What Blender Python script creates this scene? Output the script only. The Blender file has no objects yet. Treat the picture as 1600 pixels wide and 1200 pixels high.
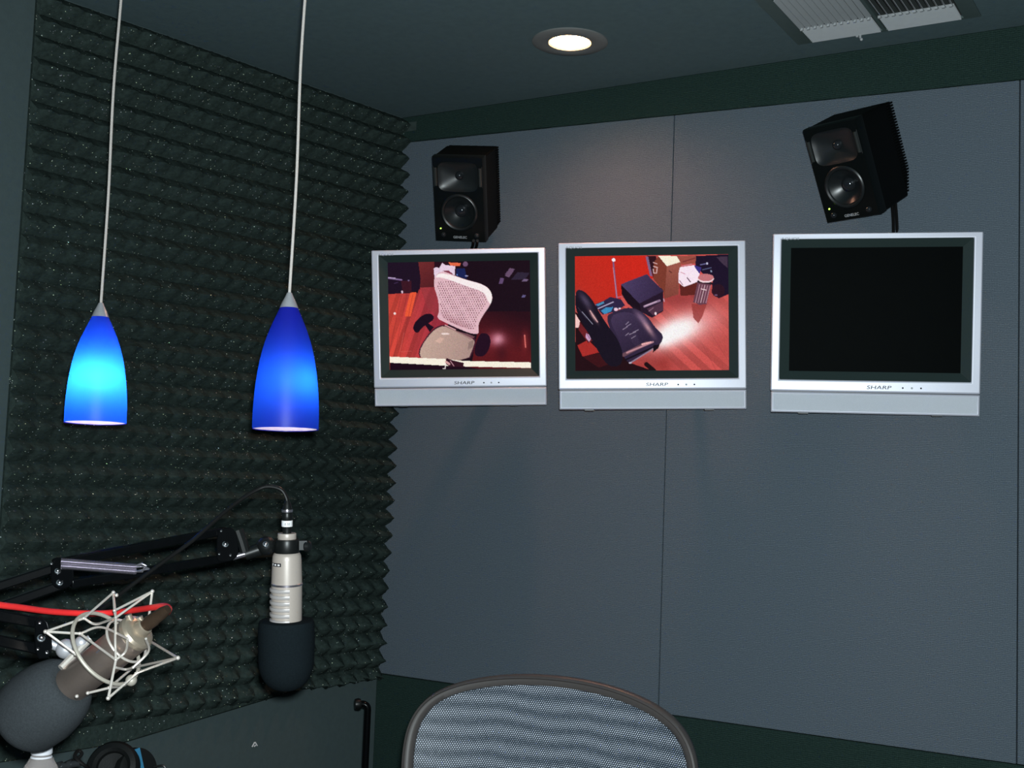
import bpy, math, random
import numpy as np
from mathutils import Vector, Matrix, Euler
random.seed(4)
S = bpy.context.scene
COL = S.collection
PI = math.pi

# ------------------------------------------------------------------ camera
CAM = Vector((2.3554, -3.1394, 1.42)); FPX = 1900.0
_yaw, _pit, _rol = -.543, .077, .037
FWD = Vector((math.sin(_yaw)*math.cos(_pit), math.cos(_yaw)*math.cos(_pit), math.sin(_pit)))
_r = Vector((math.cos(_yaw), -math.sin(_yaw), 0)); _u = _r.cross(FWD)
RGT = _r*math.cos(_rol) + _u*math.sin(_rol); UPV = -_r*math.sin(_rol) + _u*math.cos(_rol)
cd = bpy.data.cameras.new('camera'); cam = bpy.data.objects.new('camera', cd); COL.objects.link(cam)
M = Matrix.Identity(4)
for i in range(3):
    M[i][0], M[i][1], M[i][2], M[i][3] = RGT[i], UPV[i], -FWD[i], CAM[i]
cam.matrix_world = M
cd.sensor_width = 36; cd.lens = FPX/1600*36; cd.clip_start = .05
S.camera = cam

def at(x, y, d):
    """point of the place seen at photo position x, y, at depth d along the view axis"""
    return CAM + (FWD + RGT*((x-800)/FPX) - UPV*((y-600)/FPX))*d

# ------------------------------------------------------------------ light
S.view_settings.view_transform = 'Standard'; S.view_settings.look = 'None'
S.view_settings.exposure = 0.0; S.view_settings.gamma = 1.0
W = bpy.data.worlds.new('world'); S.world = W; W.use_nodes = True
W.node_tree.nodes['Background'].inputs[0].default_value = (.5, .8, 1, 1)
W.node_tree.nodes['Background'].inputs[1].default_value = .0

def lamp(name, kind, loc, energy, color, **kw):
    l = bpy.data.lights.new(name, kind); l.energy = energy; l.color = color
    for k, v in kw.items(): setattr(l, k, v)
    o = bpy.data.objects.new(name, l); COL.objects.link(o); o.location = loc
    return o
# the camera's own flash, a few centimetres above and right of the lens
fl = lamp('camera_flash', 'AREA', CAM + UPV*.036 + RGT*.014, 72.0, (.86, .97, 1.0), shape='DISK', size=.035)
fl.rotation_euler = cam.matrix_world.to_euler()
# warm spot inside the recessed ceiling can
CEIL = 2.5826
DLX, DLY = .828, -.376
dl = lamp('downlight_bulb_light', 'SPOT', (DLX, DLY, CEIL-.004), 14.0, (1.0, .45, .35), spot_size=math.radians(150), spot_blend=.9, shadow_soft_size=.04)

# ------------------------------------------------------------------ helpers
class MB:
    def __init__(s): s.v = []; s.f = []; s.m = []; s.mi = 0
    def add(s, vs, fs):
        n = len(s.v); s.v += [Vector(v) for v in vs]; s.f += [tuple(i+n for i in f) for f in fs]; s.m += [s.mi]*len(fs); return s
    def box(s, a, b, M=None):
        (x0, y0, z0), (x1, y1, z1) = a, b
        v = [Vector(p) for p in ((x0,y0,z0),(x1,y0,z0),(x1,y1,z0),(x0,y1,z0),(x0,y0,z1),(x1,y0,z1),(x1,y1,z1),(x0,y1,z1))]
        if M: v = [M @ p for p in v]
        return s.add(v, [(3,2,1,0),(4,5,6,7),(0,1,5,4),(1,2,6,5),(2,3,7,6),(3,0,4,7)])
    def bar(s, p, q, w, h, up=(0,0,1)):
        p, q = Vector(p), Vector(q); d = (q-p).normalized(); a = d.cross(Vector(up)).normalized(); b = a.cross(d)
        v = [c + a*(i*w/2) + b*(j*h/2) for c in (p, q) for i, j in ((-1,-1),(1,-1),(1,1),(-1,1))]
        return s.add(v, [(3,2,1,0),(4,5,6,7),(0,1,5,4),(1,2,6,5),(2,3,7,6),(3,0,4,7)])
    def lathe(s, prof, o=(0,0,0), ax=(0,0,1), n=32, sx=1, ref=None, cap=True):
        o = Vector(o); ax = Vector(ax).normalized()
        ref = Vector(ref) if ref else (Vector((1,0,0)) if abs(ax.x) < .9 else Vector((0,1,0)))
        a = (ref - ax*ref.dot(ax)).normalized(); b = ax.cross(a)
        vs = []; fs = []
        for r, z in prof:
            for k in range(n):
                t = 2*PI*k/n; vs.append(o + ax*z + (a*math.cos(t)*sx + b*math.sin(t))*max(r, 1e-5))
        for i in range(len(prof)-1):
            for k in range(n):
                k2 = (k+1) % n; fs.append((i*n+k, i*n+k2, (i+1)*n+k2, (i+1)*n+k))
        if cap and prof[0][0] > 1e-4 and prof[0] != prof[-1]: fs.append(tuple(range(n))[::-1])
        if cap and prof[-1][0] > 1e-4 and prof[0] != prof[-1]: fs.append(tuple((len(prof)-1)*n+k for k in range(n)))
        return s.add(vs, fs)
    def cyl(s, p, q, r, r2=None, n=20):
        p, q = Vector(p), Vector(q); L = (q-p).length
        return s.lathe([(r, 0), (r if r2 is None else r2, L)], p, q-p, n)
    def sph(s, c, r, n=20, sc=(1,1,1)):
        b = len(s.v); pr = [(r*math.sin(PI*i/12), -r*math.cos(PI*i/12)) for i in range(13)]
        s.lathe(pr, (0,0,0), (0,0,1), n)
        for i in range(b, len(s.v)): v = s.v[i]; s.v[i] = Vector((v.x*sc[0], v.y*sc[1], v.z*sc[2])) + Vector(c)
        return s
    def tube(s, pts, r, n=10, closed=False, cap=True):
        pts = [Vector(p) for p in pts]; N = len(pts); rs = r if isinstance(r, (list, tuple)) else [r]*N
        T = []
        for i in range(N):
            if closed: t = pts[(i+1) % N] - pts[i-1]
            else: t = pts[min(i+1, N-1)] - pts[max(i-1, 0)]
            T.append(t.normalized())
        ref = Vector((0,0,1)) if abs(T[0].z) < .9 else Vector((1,0,0))
        a = (ref - T[0]*ref.dot(T[0])).normalized(); vs = []; fs = []
        for i in range(N):
            a = (a - T[i]*a.dot(T[i])).normalized(); b = T[i].cross(a)
            for k in range(n):
                t = 2*PI*k/n; vs.append(pts[i] + (a*math.cos(t) + b*math.sin(t))*rs[i])
        for i in range(N if closed else N-1):
            j = (i+1) % N
            for k in range(n):
                k2 = (k+1) % n; fs.append((i*n+k, i*n+k2, j*n+k2, j*n+k))
        if not closed and cap: fs += [tuple(range(n))[::-1], tuple((N-1)*n+k for k in range(n))]
        return s.add(vs, fs)
    def prism(s, poly, d0, d1, axis='y'):
        """poly in (x,z) extruded along y"""
        n = len(poly)
        vs = [Vector((x, d0, z)) for x, z in poly] + [Vector((x, d1, z)) for x, z in poly]
        return s.add(vs, [tuple(range(n)), tuple(range(n, 2*n))[::-1]] + [(i, n+i, n+(i+1) % n, (i+1) % n) for i in range(n)])
    def build(s, name, mats, parent=None, world=False, bevel=0, smooth=35, seg=2):
        me = bpy.data.meshes.new(name)
        V = s.v
        if world and parent is not None:
            Mi = parent.matrix_basis.inverted(); V = [Mi @ v for v in V]
        me.from_pydata([tuple(v) for v in V], [], s.f)
        if not isinstance(mats, (list, tuple)): mats = [mats]
        for m in mats: me.materials.append(m)
        if len(mats) > 1:
            for p, i in zip(me.polygons, s.m): p.material_index = i
        me.polygons.foreach_set('use_smooth', [True]*len(me.polygons)); me.update()
        me.validate()
        try: me.set_sharp_from_angle(angle=math.radians(smooth))
        except Exception: pass
        o = bpy.data.objects.new(name, me); COL.objects.link(o)
        if parent is not None: o.parent = parent
        if bevel:
            b = o.modifiers.new('bevel', 'BEVEL'); b.width = bevel; b.segments = seg; b.limit_method = 'ANGLE'; b.angle_limit = math.radians(40)
        return o

def fixn(o):
    import bmesh
    bm = bmesh.new(); bm.from_mesh(o.data); bmesh.ops.recalc_face_normals(bm, faces=bm.faces); bm.to_mesh(o.data); bm.free(); return o

def tag(o, label, cat, group=None, kind=None):
    o['label'] = label; o['category'] = cat
    if group: o['group'] = group
    if kind: o['kind'] = kind
    return o
def thing(name, label, cat, loc=(0,0,0), rot=None, group=None):
    o = bpy.data.objects.new(name, None); COL.objects.link(o); o.empty_display_size = .05
    m = Matrix.Translation(Vector(loc))
    if rot is not None: m = m @ rot
    o.matrix_basis = m
    return tag(o, label, cat, group)
def struct(o): o['kind'] = 'structure'; return o
def sub(o, p): o.parent = p; return o

def rotm(a, b, c):
    return Matrix.Rotation(a, 4, 'Z') @ Matrix.Rotation(b, 4, 'X') @ Matrix.Rotation(c, 4, 'Y')

def catmull(P, n=8):
    P = [Vector(p) for p in P]; Q = [P[0]*2-P[1]] + P + [P[-1]*2-P[-2]]; out = []
    for i in range(1, len(Q)-2):
        for k in range(n):
            t = k/n; a, b, c, d = Q[i-1], Q[i], Q[i+1], Q[i+2]
            out.append(.5*((2*b) + (c-a)*t + (2*a-5*b+4*c-d)*t*t + (3*b-a-3*c+d)*t**3))
    out.append(P[-1]); return out

def text(txt, size, name, mat, parent, M, sx=1.0, depth=.0004, align='CENTER', shear=0):
    cu = bpy.data.curves.new(name, 'FONT'); cu.body = txt; cu.size = size; cu.extrude = depth
    cu.align_x = align; cu.align_y = 'CENTER'; cu.shear = shear; cu.resolution_u = 3
    o = bpy.data.objects.new(name, cu); COL.objects.link(o)
    bpy.context.view_layer.update()
    dg = bpy.context.evaluated_depsgraph_get()
    me = bpy.data.meshes.new_from_object(o.evaluated_get(dg)); bpy.data.objects.remove(o)
    me.name = name
    me.transform(M @ Matrix.Rotation(PI/2, 4, 'X') @ Matrix.Diagonal((sx, 1, 1, 1)))
    me.materials.clear(); me.materials.append(mat)
    o = bpy.data.objects.new(name, me); COL.objects.link(o); o.parent = parent
    return o

# ------------------------------------------------------------------ materials
def mat(name, col, rough=.5, metal=0, spec=.5, **kw):
    m = bpy.data.materials.new(name); m.use_nodes = True; nt = m.node_tree; b = nt.nodes['Principled BSDF']
    b.inputs['Base Color'].default_value = (*col, 1); b.inputs['Roughness'].default_value = rough
    b.inputs['Metallic'].default_value = metal; b.inputs['Specular IOR Level'].default_value = spec
    for k, v in kw.items(): b.inputs[k.replace('_', ' ')].default_value = v
    return m
def N(m, t, **kw):
    n = m.node_tree.nodes.new(t)
    for k, v in kw.items():
        if k in ('operation', 'data_type', 'blend_type', 'feature', 'wave_type', 'bands_direction', 'distance', 'layer_name', 'wave_profile', 'clamp', 'normalize'): setattr(n, k, v)
        else: n.inputs[k.replace('_', ' ')].default_value = v
    return n
def L(m, a, ao, b, bi): m.node_tree.links.new(a.outputs[ao], b.inputs[bi])
def B(m): return m.node_tree.nodes['Principled BSDF']
def noisy(m, scale=60, amt=.25, bump=.0, detail=3, bscale=None, coord='Object'):
    """small procedural variation of the colour and a fine bump"""
    b = B(m); c = tuple(b.inputs['Base Color'].default_value)[:3]
    tc = N(m, 'ShaderNodeTexCoord'); nz = N(m, 'ShaderNodeTexNoise', Scale=scale, Detail=detail); L(m, tc, coord, nz, 'Vector')
    mx = N(m, 'ShaderNodeMix', data_type='RGBA')
    mx.inputs[6].default_value = (*[x*(1-amt) for x in c], 1); mx.inputs[7].default_value = (*[min(1, x*(1+amt)) for x in c], 1)
    L(m, nz, 'Fac', mx, 0); m.node_tree.links.new(mx.outputs[2], b.inputs['Base Color'])
    if bump:
        nb = N(m, 'ShaderNodeTexNoise', Scale=bscale or scale*3, Detail=4); L(m, tc, coord, nb, 'Vector')
        bp = N(m, 'ShaderNodeBump', Strength=bump, Distance=.002); L(m, nb, 'Fac', bp, 'Height'); L(m, bp, 'Normal', b, 'Normal')
    return m

def fabric(name, c0, c1, period=.0042, bump=.5):
    m = mat(name, c0, .95, spec=.1); b = B(m)
    tc = N(m, 'ShaderNodeTexCoord')
    sp = N(m, 'ShaderNodeSeparateXYZ'); L(m, tc, 'Object', sp, 'Vector')
    nz = N(m, 'ShaderNodeTexNoise', Scale=90.0, Detail=2.0); L(m, tc, 'Object', nz, 'Vector')
    def wave(axis, per, wob):
        a = N(m, 'ShaderNodeMath', operation='MULTIPLY'); L(m, sp, axis, a, 0); a.inputs[1].default_value = 2*PI/per
        w = N(m, 'ShaderNodeMath', operation='MULTIPLY_ADD'); L(m, nz, 'Fac', w, 0); w.inputs[1].default_value = wob; L(m, a, 0, w, 2)
        s = N(m, 'ShaderNodeMath', operation='SINE'); L(m, w, 0, s, 0); return s
    s1 = wave('Z', period, 9.0); s2 = wave('X', period*.9, 7.0)
    mul = N(m, 'ShaderNodeMath', operation='MULTIPLY_ADD'); L(m, s2, 0, mul, 0); mul.inputs[1].default_value = .45; L(m, s1, 0, mul, 2)
    n2 = N(m, 'ShaderNodeTexNoise', Scale=420.0, Detail=2.0); L(m, tc, 'Object', n2, 'Vector')
    add = N(m, 'ShaderNodeMath', operation='MULTIPLY_ADD'); L(m, n2, 'Fac', add, 0); add.inputs[1].default_value = 4.5; L(m, mul, 0, add, 2)
    mr = N(m, 'ShaderNodeMapRange'); L(m, add, 0, mr, 'Value'); mr.inputs['From Min'].default_value = .2; mr.inputs['From Max'].default_value = 4.3
    mx = N(m, 'ShaderNodeMix', data_type='RGBA'); mx.inputs[6].default_value = (*c0, 1); mx.inputs[7].default_value = (*c1, 1)
    L(m, mr, 'Result', mx, 0); m.node_tree.links.new(mx.outputs[2], b.inputs['Base Color'])
    bp = N(m, 'ShaderNodeBump', Strength=bump, Distance=.001); L(m, mul, 0, bp, 'Height'); L(m, bp, 'Normal', b, 'Normal')
    return m

M_fab = fabric('grey_blue_panel_fabric', (.058, .078, .098), (.165, .20, .235))
M_trim = fabric('dark_green_band_fabric', (.009, .022, .019), (.030, .056, .048), .005)
M_ceil = noisy(mat('ceiling_paint', (.105, .155, .165), .9, spec=.15), 45, .12, .25)
M_paint = noisy(mat('slate_wall_paint', (.062, .086, .088), .8, spec=.15), 60, .10, .25)
M_floor = noisy(mat('dark_carpet', (.03, .035, .04), 1, spec=.05), 200, .4, .5)

def foam_mat():
    m = noisy(mat('charcoal_foam', (.034, .050, .045), .95, spec=.05), 90, .6, .9, bscale=330); b = B(m)
    tc = N(m, 'ShaderNodeTexCoord')
    vo = N(m, 'ShaderNodeTexVoronoi', Scale=360.0, feature='F1'); L(m, tc, 'Object', vo, 'Vector')
    sx = N(m, 'ShaderNodeSeparateXYZ'); L(m, vo, 'Color', sx, 'Vector')
    g = N(m, 'ShaderNodeMath', operation='GREATER_THAN'); L(m, sx, 'X', g, 0); g.inputs[1].default_value = .978
    ds = N(m, 'ShaderNodeMath', operation='LESS_THAN'); L(m, vo, 'Distance', ds, 0); ds.inputs[1].default_value = .5
    fl_ = N(m, 'ShaderNodeMath', operation='MULTIPLY'); L(m, g, 0, fl_, 0); L(m, ds, 0, fl_, 1)
    pw = N(m, 'ShaderNodeMath', operation='POWER'); L(m, sx, 'Y', pw, 0); pw.inputs[1].default_value = 2.2
    # flash glitter painted as tiny bright flakes, each with its own tint and brightness
    tint = N(m, 'ShaderNodeMix', data_type='RGBA'); tint.inputs[0].default_value = .42; tint.inputs[6].default_value = (.72, 1, 1, 1)
    m.node_tree.links.new(vo.outputs['Color'], tint.inputs[7])
    dif = N(m, 'ShaderNodeBsdfDiffuse'); m.node_tree.links.new(tint.outputs[2], dif.inputs['Color'])
    gl = N(m, 'ShaderNodeBsdfAnisotropic', Roughness=.4); m.node_tree.links.new(tint.outputs[2], gl.inputs['Color'])
    # each flake tilts its own way
    gm = N(m, 'ShaderNodeNewGeometry')
    sc = N(m, 'ShaderNodeVectorMath', operation='SUBTRACT'); m.node_tree.links.new(vo.outputs['Color'], sc.inputs[0]); sc.inputs[1].default_value = (.4, .6, .5)
    ad = N(m, 'ShaderNodeVectorMath', operation='ADD'); m.node_tree.links.new(gm.outputs['True Normal'], ad.inputs[0]); m.node_tree.links.new(sc.outputs[0], ad.inputs[1])
    nn = N(m, 'ShaderNodeVectorMath', operation='NORMALIZE'); m.node_tree.links.new(ad.outputs[0], nn.inputs[0])
    m.node_tree.links.new(nn.outputs[0], gl.inputs['Normal'])
    as_ = N(m, 'ShaderNodeAddShader'); L(m, dif, 0, as_, 0); L(m, gl, 0, as_, 1)
    mf = N(m, 'ShaderNodeMath', operation='MULTIPLY'); L(m, fl_, 0, mf, 0); L(m, pw, 0, mf, 1)
    ms = N(m, 'ShaderNodeMixShader'); L(m, mf, 0, ms, 0); L(m, b, 0, ms, 1); L(m, as_, 0, ms, 2)
    out = m.node_tree.nodes['Material Output']; L(m, ms, 0, out, 'Surface')
    return m
M_foam = foam_mat()
M_silver = noisy(mat('silver_plastic', (.60, .61, .69), .40, .2), 300, .05)
M_grille = noisy(mat('speaker_bar_grille', (.50, .53, .58), .42, .25), 900, .18, .3)
M_bezel = noisy(mat('black_green_bezel', (.018, .032, .030), .45), 200, .1)
M_scroff = noisy(mat('switched_off_screen', (.0010, .0018, .0018), .5, spec=.015), 30, .2)
M_black = noisy(mat('black_plastic', (.006, .007, .007), .38, spec=.3), 150, .2)
M_blackm = noisy(mat('black_painted_steel', (.0025, .003, .0035), .22, 0, spec=.10), 80, .2)
M_baffle = noisy(mat('speaker_baffle_black', (.0035, .005, .005), .3, spec=.16), 150, .2)
M_cab = noisy(mat('speaker_cabinet_black', (.0015, .002, .002), .6, spec=.1), 200, .3, .2)
M_cone = noisy(mat('woofer_cone', (.008, .011, .012), .32), 100, .2)
M_dome = noisy(mat('tweeter_dome', (.03, .035, .04), .12, .5), 100, .1)
M_letter = noisy(mat('pale_lettering', (.42, .44, .46), .5), 100, .05)
M_dark_letter = noisy(mat('dark_lettering', (.02, .02, .025), .9, spec=.0), 100, .05)
M_grey_letter = noisy(mat('grey_lettering', (.24, .26, .30), .5), 100, .05)
M_chrome = noisy(mat('chrome', (.50, .47, .52), .24, .9), 100, .08)
M_steel = noisy(mat('bolt_steel', (.50, .50, .52), .3, 1), 100, .1)
M_nickel = noisy(mat('brushed_nickel', (.50, .50, .53), .36, .5), 300, .1)
M_cord = noisy(mat('silver_braided_cord', (.62, .56, .52), .45, .2), 900, .35, .5)
M_wire = noisy(mat('satin_nickel_wire', (.72, .66, .60), .34, .6), 300, .12)
M_ring = noisy(mat('grey_elastic_ring', (.36, .33, .28), .5, .3), 300, .12)
M_micbody = noisy(mat('bronze_grey_satin', (.43, .345, .30), .36, .9), 300, .06)
M_mictail = noisy(mat('champagne_metal', (.42, .35, .27), .34, .7), 300, .06)
M_micgrey = noisy(mat('warm_grey_enamel', (.40, .345, .305), .40, .1), 300, .05)
M_wind = noisy(mat('grey_windscreen_foam', (.035, .040, .044), 1, spec=.03), 400, .35, .6, bscale=900)
M_wind2 = noisy(mat('black_windscreen_foam', (.0085, .0125, .015), 1, spec=.02), 400, .3, .6, bscale=900)
M_red = noisy(mat('red_cable_jacket', (.62, .022, .022), .38), 200, .08)
M_cable = noisy(mat('black_cable_jacket', (.006, .006, .006), .38, spec=.22), 200, .15)
M_white = noisy(mat('white_sticker', (.78, .76, .76), .5), 100, .04)
M_vent = noisy(mat('white_vent_enamel', (.40, .42, .43), .45), 60, .06)
M_ventf = noisy(mat('grey_green_vent_frame', (.085, .12, .115), .5), 60, .1)
M_duct = noisy(mat('dark_duct', (.01, .014, .013), .8), 60, .2)
M_dltrim = noisy(mat('downlight_trim_ring', (.17, .175, .17), .45), 60, .06)
M_chfr = noisy(mat('graphite_chair_frame', (.050, .044, .042), .40), 200, .1)
M_cap = noisy(mat('white_bottle_cap', (.62, .62, .66), .4), 100, .04)
M_desk = noisy(mat('dark_desk_laminate', (.03, .03, .032), .5), 60, .15)
M_blue = noisy(mat('blue_accent', (.03, .16, .28), .4), 100, .1)
M_pad = noisy(mat('ear_pad_leatherette', (.005, .006, .006), .5, spec=.2), 200, .2, .2)

def emis(name, col, st):
    m = bpy.data.materials.new(name); m.use_nodes = True; nt = m.node_tree; b = nt.nodes['Principled BSDF']
    b.inputs['Base Color'].default_value = (*col, 1); b.inputs['Emission Color'].default_value = (*col, 1); b.inputs['Emission Strength'].default_value = st
    tc = N(m, 'ShaderNodeTexCoord'); nz = N(m, 'ShaderNodeTexNoise', Scale=30.0); L(m, tc, 'Object', nz, 'Vector')
    mr = N(m, 'ShaderNodeMapRange'); L(m, nz, 'Fac', mr, 'Value'); mr.inputs['To Min'].default_value = st*.95; mr.inputs['To Max'].default_value = st*1.05
    L(m, mr, 'Result', b, 'Emission Strength'); return m
M_bulb = emis('lit_bulb', (1, .62, .30), 60.0)
M_led = emis('green_led', (.45, 1, .10), 2.5)

def shade_mat():
    m = bpy.data.materials.new('cobalt_frosted_glass'); m.use_nodes = True; nt = m.node_tree
    for n in list(nt.nodes):
        if n.type == 'BSDF_PRINCIPLED': nt.nodes.remove(n)
    out = nt.nodes['Material Output']
    tc = N(m, 'ShaderNodeTexCoord'); nz = N(m, 'ShaderNodeTexNoise', Scale=14.0, Detail=3.0); L(m, tc, 'Object', nz, 'Vector')
    mx = N(m, 'ShaderNodeMix', data_type='RGBA'); mx.inputs[6].default_value = (.004, .075, .80, 1); mx.inputs[7].default_value = (.008, .12, .95, 1); L(m, nz, 'Fac', mx, 0)
    tr = N(m, 'ShaderNodeBsdfTranslucent'); nt.links.new(mx.outputs[2], tr.inputs['Color'])
    df = N(m, 'ShaderNodeBsdfDiffuse'); df.inputs['Color'].default_value = (.016, .012, .27, 1)
    gl = N(m, 'ShaderNodeBsdfAnisotropic', Roughness=.45); gl.inputs['Color'].default_value = (.3, .3, .5, 1)
    m1 = N(m, 'ShaderNodeMixShader'); m1.inputs[0].default_value = .5; L(m, df, 0, m1, 1); L(m, tr, 0, m1, 2)
    m2 = N(m, 'ShaderNodeMixShader'); m2.inputs[0].default_value = .05; L(m, m1, 0, m2, 1); L(m, gl, 0, m2, 2)
    L(m, m2, 0, out, 'Surface'); return m
M_shade = shade_mat()
def glow_disc_mat():
    m = noisy(mat('added_disc_frosted_white', (.9, .82, .80), .6), 60, .04); b = B(m)
    tr = N(m, 'ShaderNodeBsdfTranslucent'); tr.inputs['Color'].default_value = (1, .95, .93, 1)
    ms = N(m, 'ShaderNodeMixShader'); ms.inputs[0].default_value = .95; L(m, b, 0, ms, 1); L(m, tr, 0, ms, 2)
    L(m, ms, 0, m.node_tree.nodes['Material Output'], 'Surface'); return m
M_glow_disc = glow_disc_mat()

def glass_clear():
    m = noisy(mat('clear_bottle_plastic', (.85, .78, .76), .12), 40, .05)
    b = B(m); b.inputs['Transmission Weight'].default_value = .8; b.inputs['IOR'].default_value = 1.2; return m
M_bottle = glass_clear()

def mesh_mat():
    """woven suspension mesh: flash highlights painted as staggered bright dots over dark gaps, with soft bands"""
    m = bpy.data.materials.new('woven_chair_mesh'); m.use_nodes = True; b = B(m)
    b.inputs['Roughness'].default_value = .35; b.inputs['Specular IOR Level'].default_value = .6
    tc = N(m, 'ShaderNodeTexCoord'); sp = N(m, 'ShaderNodeSeparateXYZ'); L(m, tc, 'Object', sp, 'Vector')
    def fr(src, key, per, add=None):
        a = N(m, 'ShaderNodeMath', operation='MULTIPLY'); L(m, src, key, a, 0); a.inputs[1].default_value = 1/per
        if add is not None:
            a2 = N(m, 'ShaderNodeMath', operation='ADD'); L(m, a, 0, a2, 0); L(m, add, 0, a2, 1); a = a2
        return a
    zr = fr(sp, 'Z', .0034/1)
    fz = N(m, 'ShaderNodeMath', operation='FRACT'); L(m, zr, 0, fz, 0)
    fz.inputs[0]
    flo = N(m, 'ShaderNodeMath', operation='FLOOR'); L(m, zr, 0, flo, 0)
    half = N(m, 'ShaderNodeMath', operation='MULTIPLY'); L(m, flo, 0, half, 0); half.inputs[1].default_value = .5
    xr = fr(sp, 'X', .0044, half)
    fx = N(m, 'ShaderNodeMath', operation='FRACT'); L(m, xr, 0, fx, 0)
    def cen(n, k):
        s = N(m, 'ShaderNodeMath', operation='SUBTRACT'); L(m, n, 0, s, 0); s.inputs[1].default_value = .5
        q = N(m, 'ShaderNodeMath', operation='MULTIPLY'); L(m, s, 0, q, 0); q.inputs[1].default_value = k
        p = N(m, 'ShaderNodeMath', operation='MULTIPLY'); L(m, q, 0, p, 0); L(m, q, 0, p, 1); return p
    a, c = cen(fx, 1.0), cen(fz, .95)
    d = N(m, 'ShaderNodeMath', operation='ADD'); L(m, a, 0, d, 0); L(m, c, 0, d, 1)
    dot = N(m, 'ShaderNodeMapRange'); L(m, d, 0, dot, 'Value')
    dot.inputs['From Min'].default_value = .125; dot.inputs['From Max'].default_value = .05
    # weave bands
    nz = N(m, 'ShaderNodeTexNoise', Scale=7.0, Detail=1.0); L(m, tc, 'Object', nz, 'Vector')
    zb = N(m, 'ShaderNodeMath', operation='MULTIPLY'); L(m, sp, 'Z', zb, 0); zb.inputs[1].default_value = 2*PI/.029
    zc = N(m, 'ShaderNodeMath', operation='MULTIPLY_ADD'); L(m, nz, 'Fac', zc, 0); zc.inputs[1].default_value = 7.0; L(m, zb, 0, zc, 2)
    sn = N(m, 'ShaderNodeMath', operation='SINE'); L(m, zc, 0, sn, 0)
    n2 = N(m, 'ShaderNodeTexNoise', Scale=160.0, Detail=2.0); L(m, tc, 'Object', n2, 'Vector')
    s2 = N(m, 'ShaderNodeMath', operation='MULTIPLY_ADD'); L(m, n2, 'Fac', s2, 0); s2.inputs[1].default_value = 2.2; L(m, sn, 0, s2, 2)
    band = N(m, 'ShaderNodeMapRange'); L(m, s2, 0, band, 'Value'); band.inputs['From Min'].default_value = -.3; band.inputs['From Max'].default_value = 2.4
    cm = N(m, 'ShaderNodeMix', data_type='RGBA'); cm.inputs[6].default_value = (.15, .19, .24, 1); cm.inputs[7].default_value = (.62, .68, .78, 1); L(m, band, 'Result', cm, 0)
    c2 = N(m, 'ShaderNodeMix', data_type='RGBA'); c2.inputs[6].default_value = (.022, .03, .042, 1); L(m, dot, 'Result', c2, 0)  # highlight dots of the flash put into the base colour
    m.node_tree.links.new(cm.outputs[2], c2.inputs[7]); m.node_tree.links.new(c2.outputs[2], b.inputs['Base Color'])
    al = N(m, 'ShaderNodeMapRange'); L(m, dot, 'Result', al, 'Value'); al.inputs['To Min'].default_value = .72; al.inputs['To Max'].default_value = 1
    L(m, al, 'Result', b, 'Alpha')
    bp = N(m, 'ShaderNodeBump', Strength=.6, Distance=.0008); L(m, dot, 'Result', bp, 'Height'); L(m, bp, 'Normal', b, 'Normal')
    return m
M_mesh = mesh_mat()

# ------------------------------------------------------------------ room
LA = .159                                   # the left wall is splayed a little
LD = Vector((-math.sin(LA), -math.cos(LA), 0)); LN = Vector((math.cos(LA), -math.sin(LA), 0))
PT = .028                                   # thickness of the fabric panels
BACK = PT
def wallbox(name, p, q, thick_dir, z0, z1, m, t=.12):
    p, q, d = Vector(p), Vector(q), Vector(thick_dir)*t
    mb = MB(); a = [p, q, q+d, p+d]
    mb.add([v+Vector((0,0,z0)) for v in a] + [v+Vector((0,0,z1)) for v in a], [(3,2,1,0),(4,5,6,7),(0,1,5,4),(1,2,6,5),(2,3,7,6),(3,0,4,7)])
    return struct(fixn(mb.build(name, m)))
XR, YR = 3.45, -4.6
wallbox('wall_back', (-.2, BACK, 0), (XR+.1, BACK, 0), (0, 1, 0), 0, CEIL, M_paint)
LE = LD*(-YR/math.cos(LA))
wallbox('wall_left', -LD*.03, LE, -LN, 0, CEIL, M_paint)
wallbox('wall_right', (XR, BACK, 0), (XR, YR, 0), (1, 0, 0), 0, CEIL, M_paint)
wallbox('wall_front', (LE.x-.12, YR, 0), (XR+.1, YR, 0), (0, -1, 0), 0, CEIL, M_paint)
struct(fixn(MB().box((LE.x-.3, YR-.12, -.06), (XR+.15, .15, 0)).build('floor', M_floor)))

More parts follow.
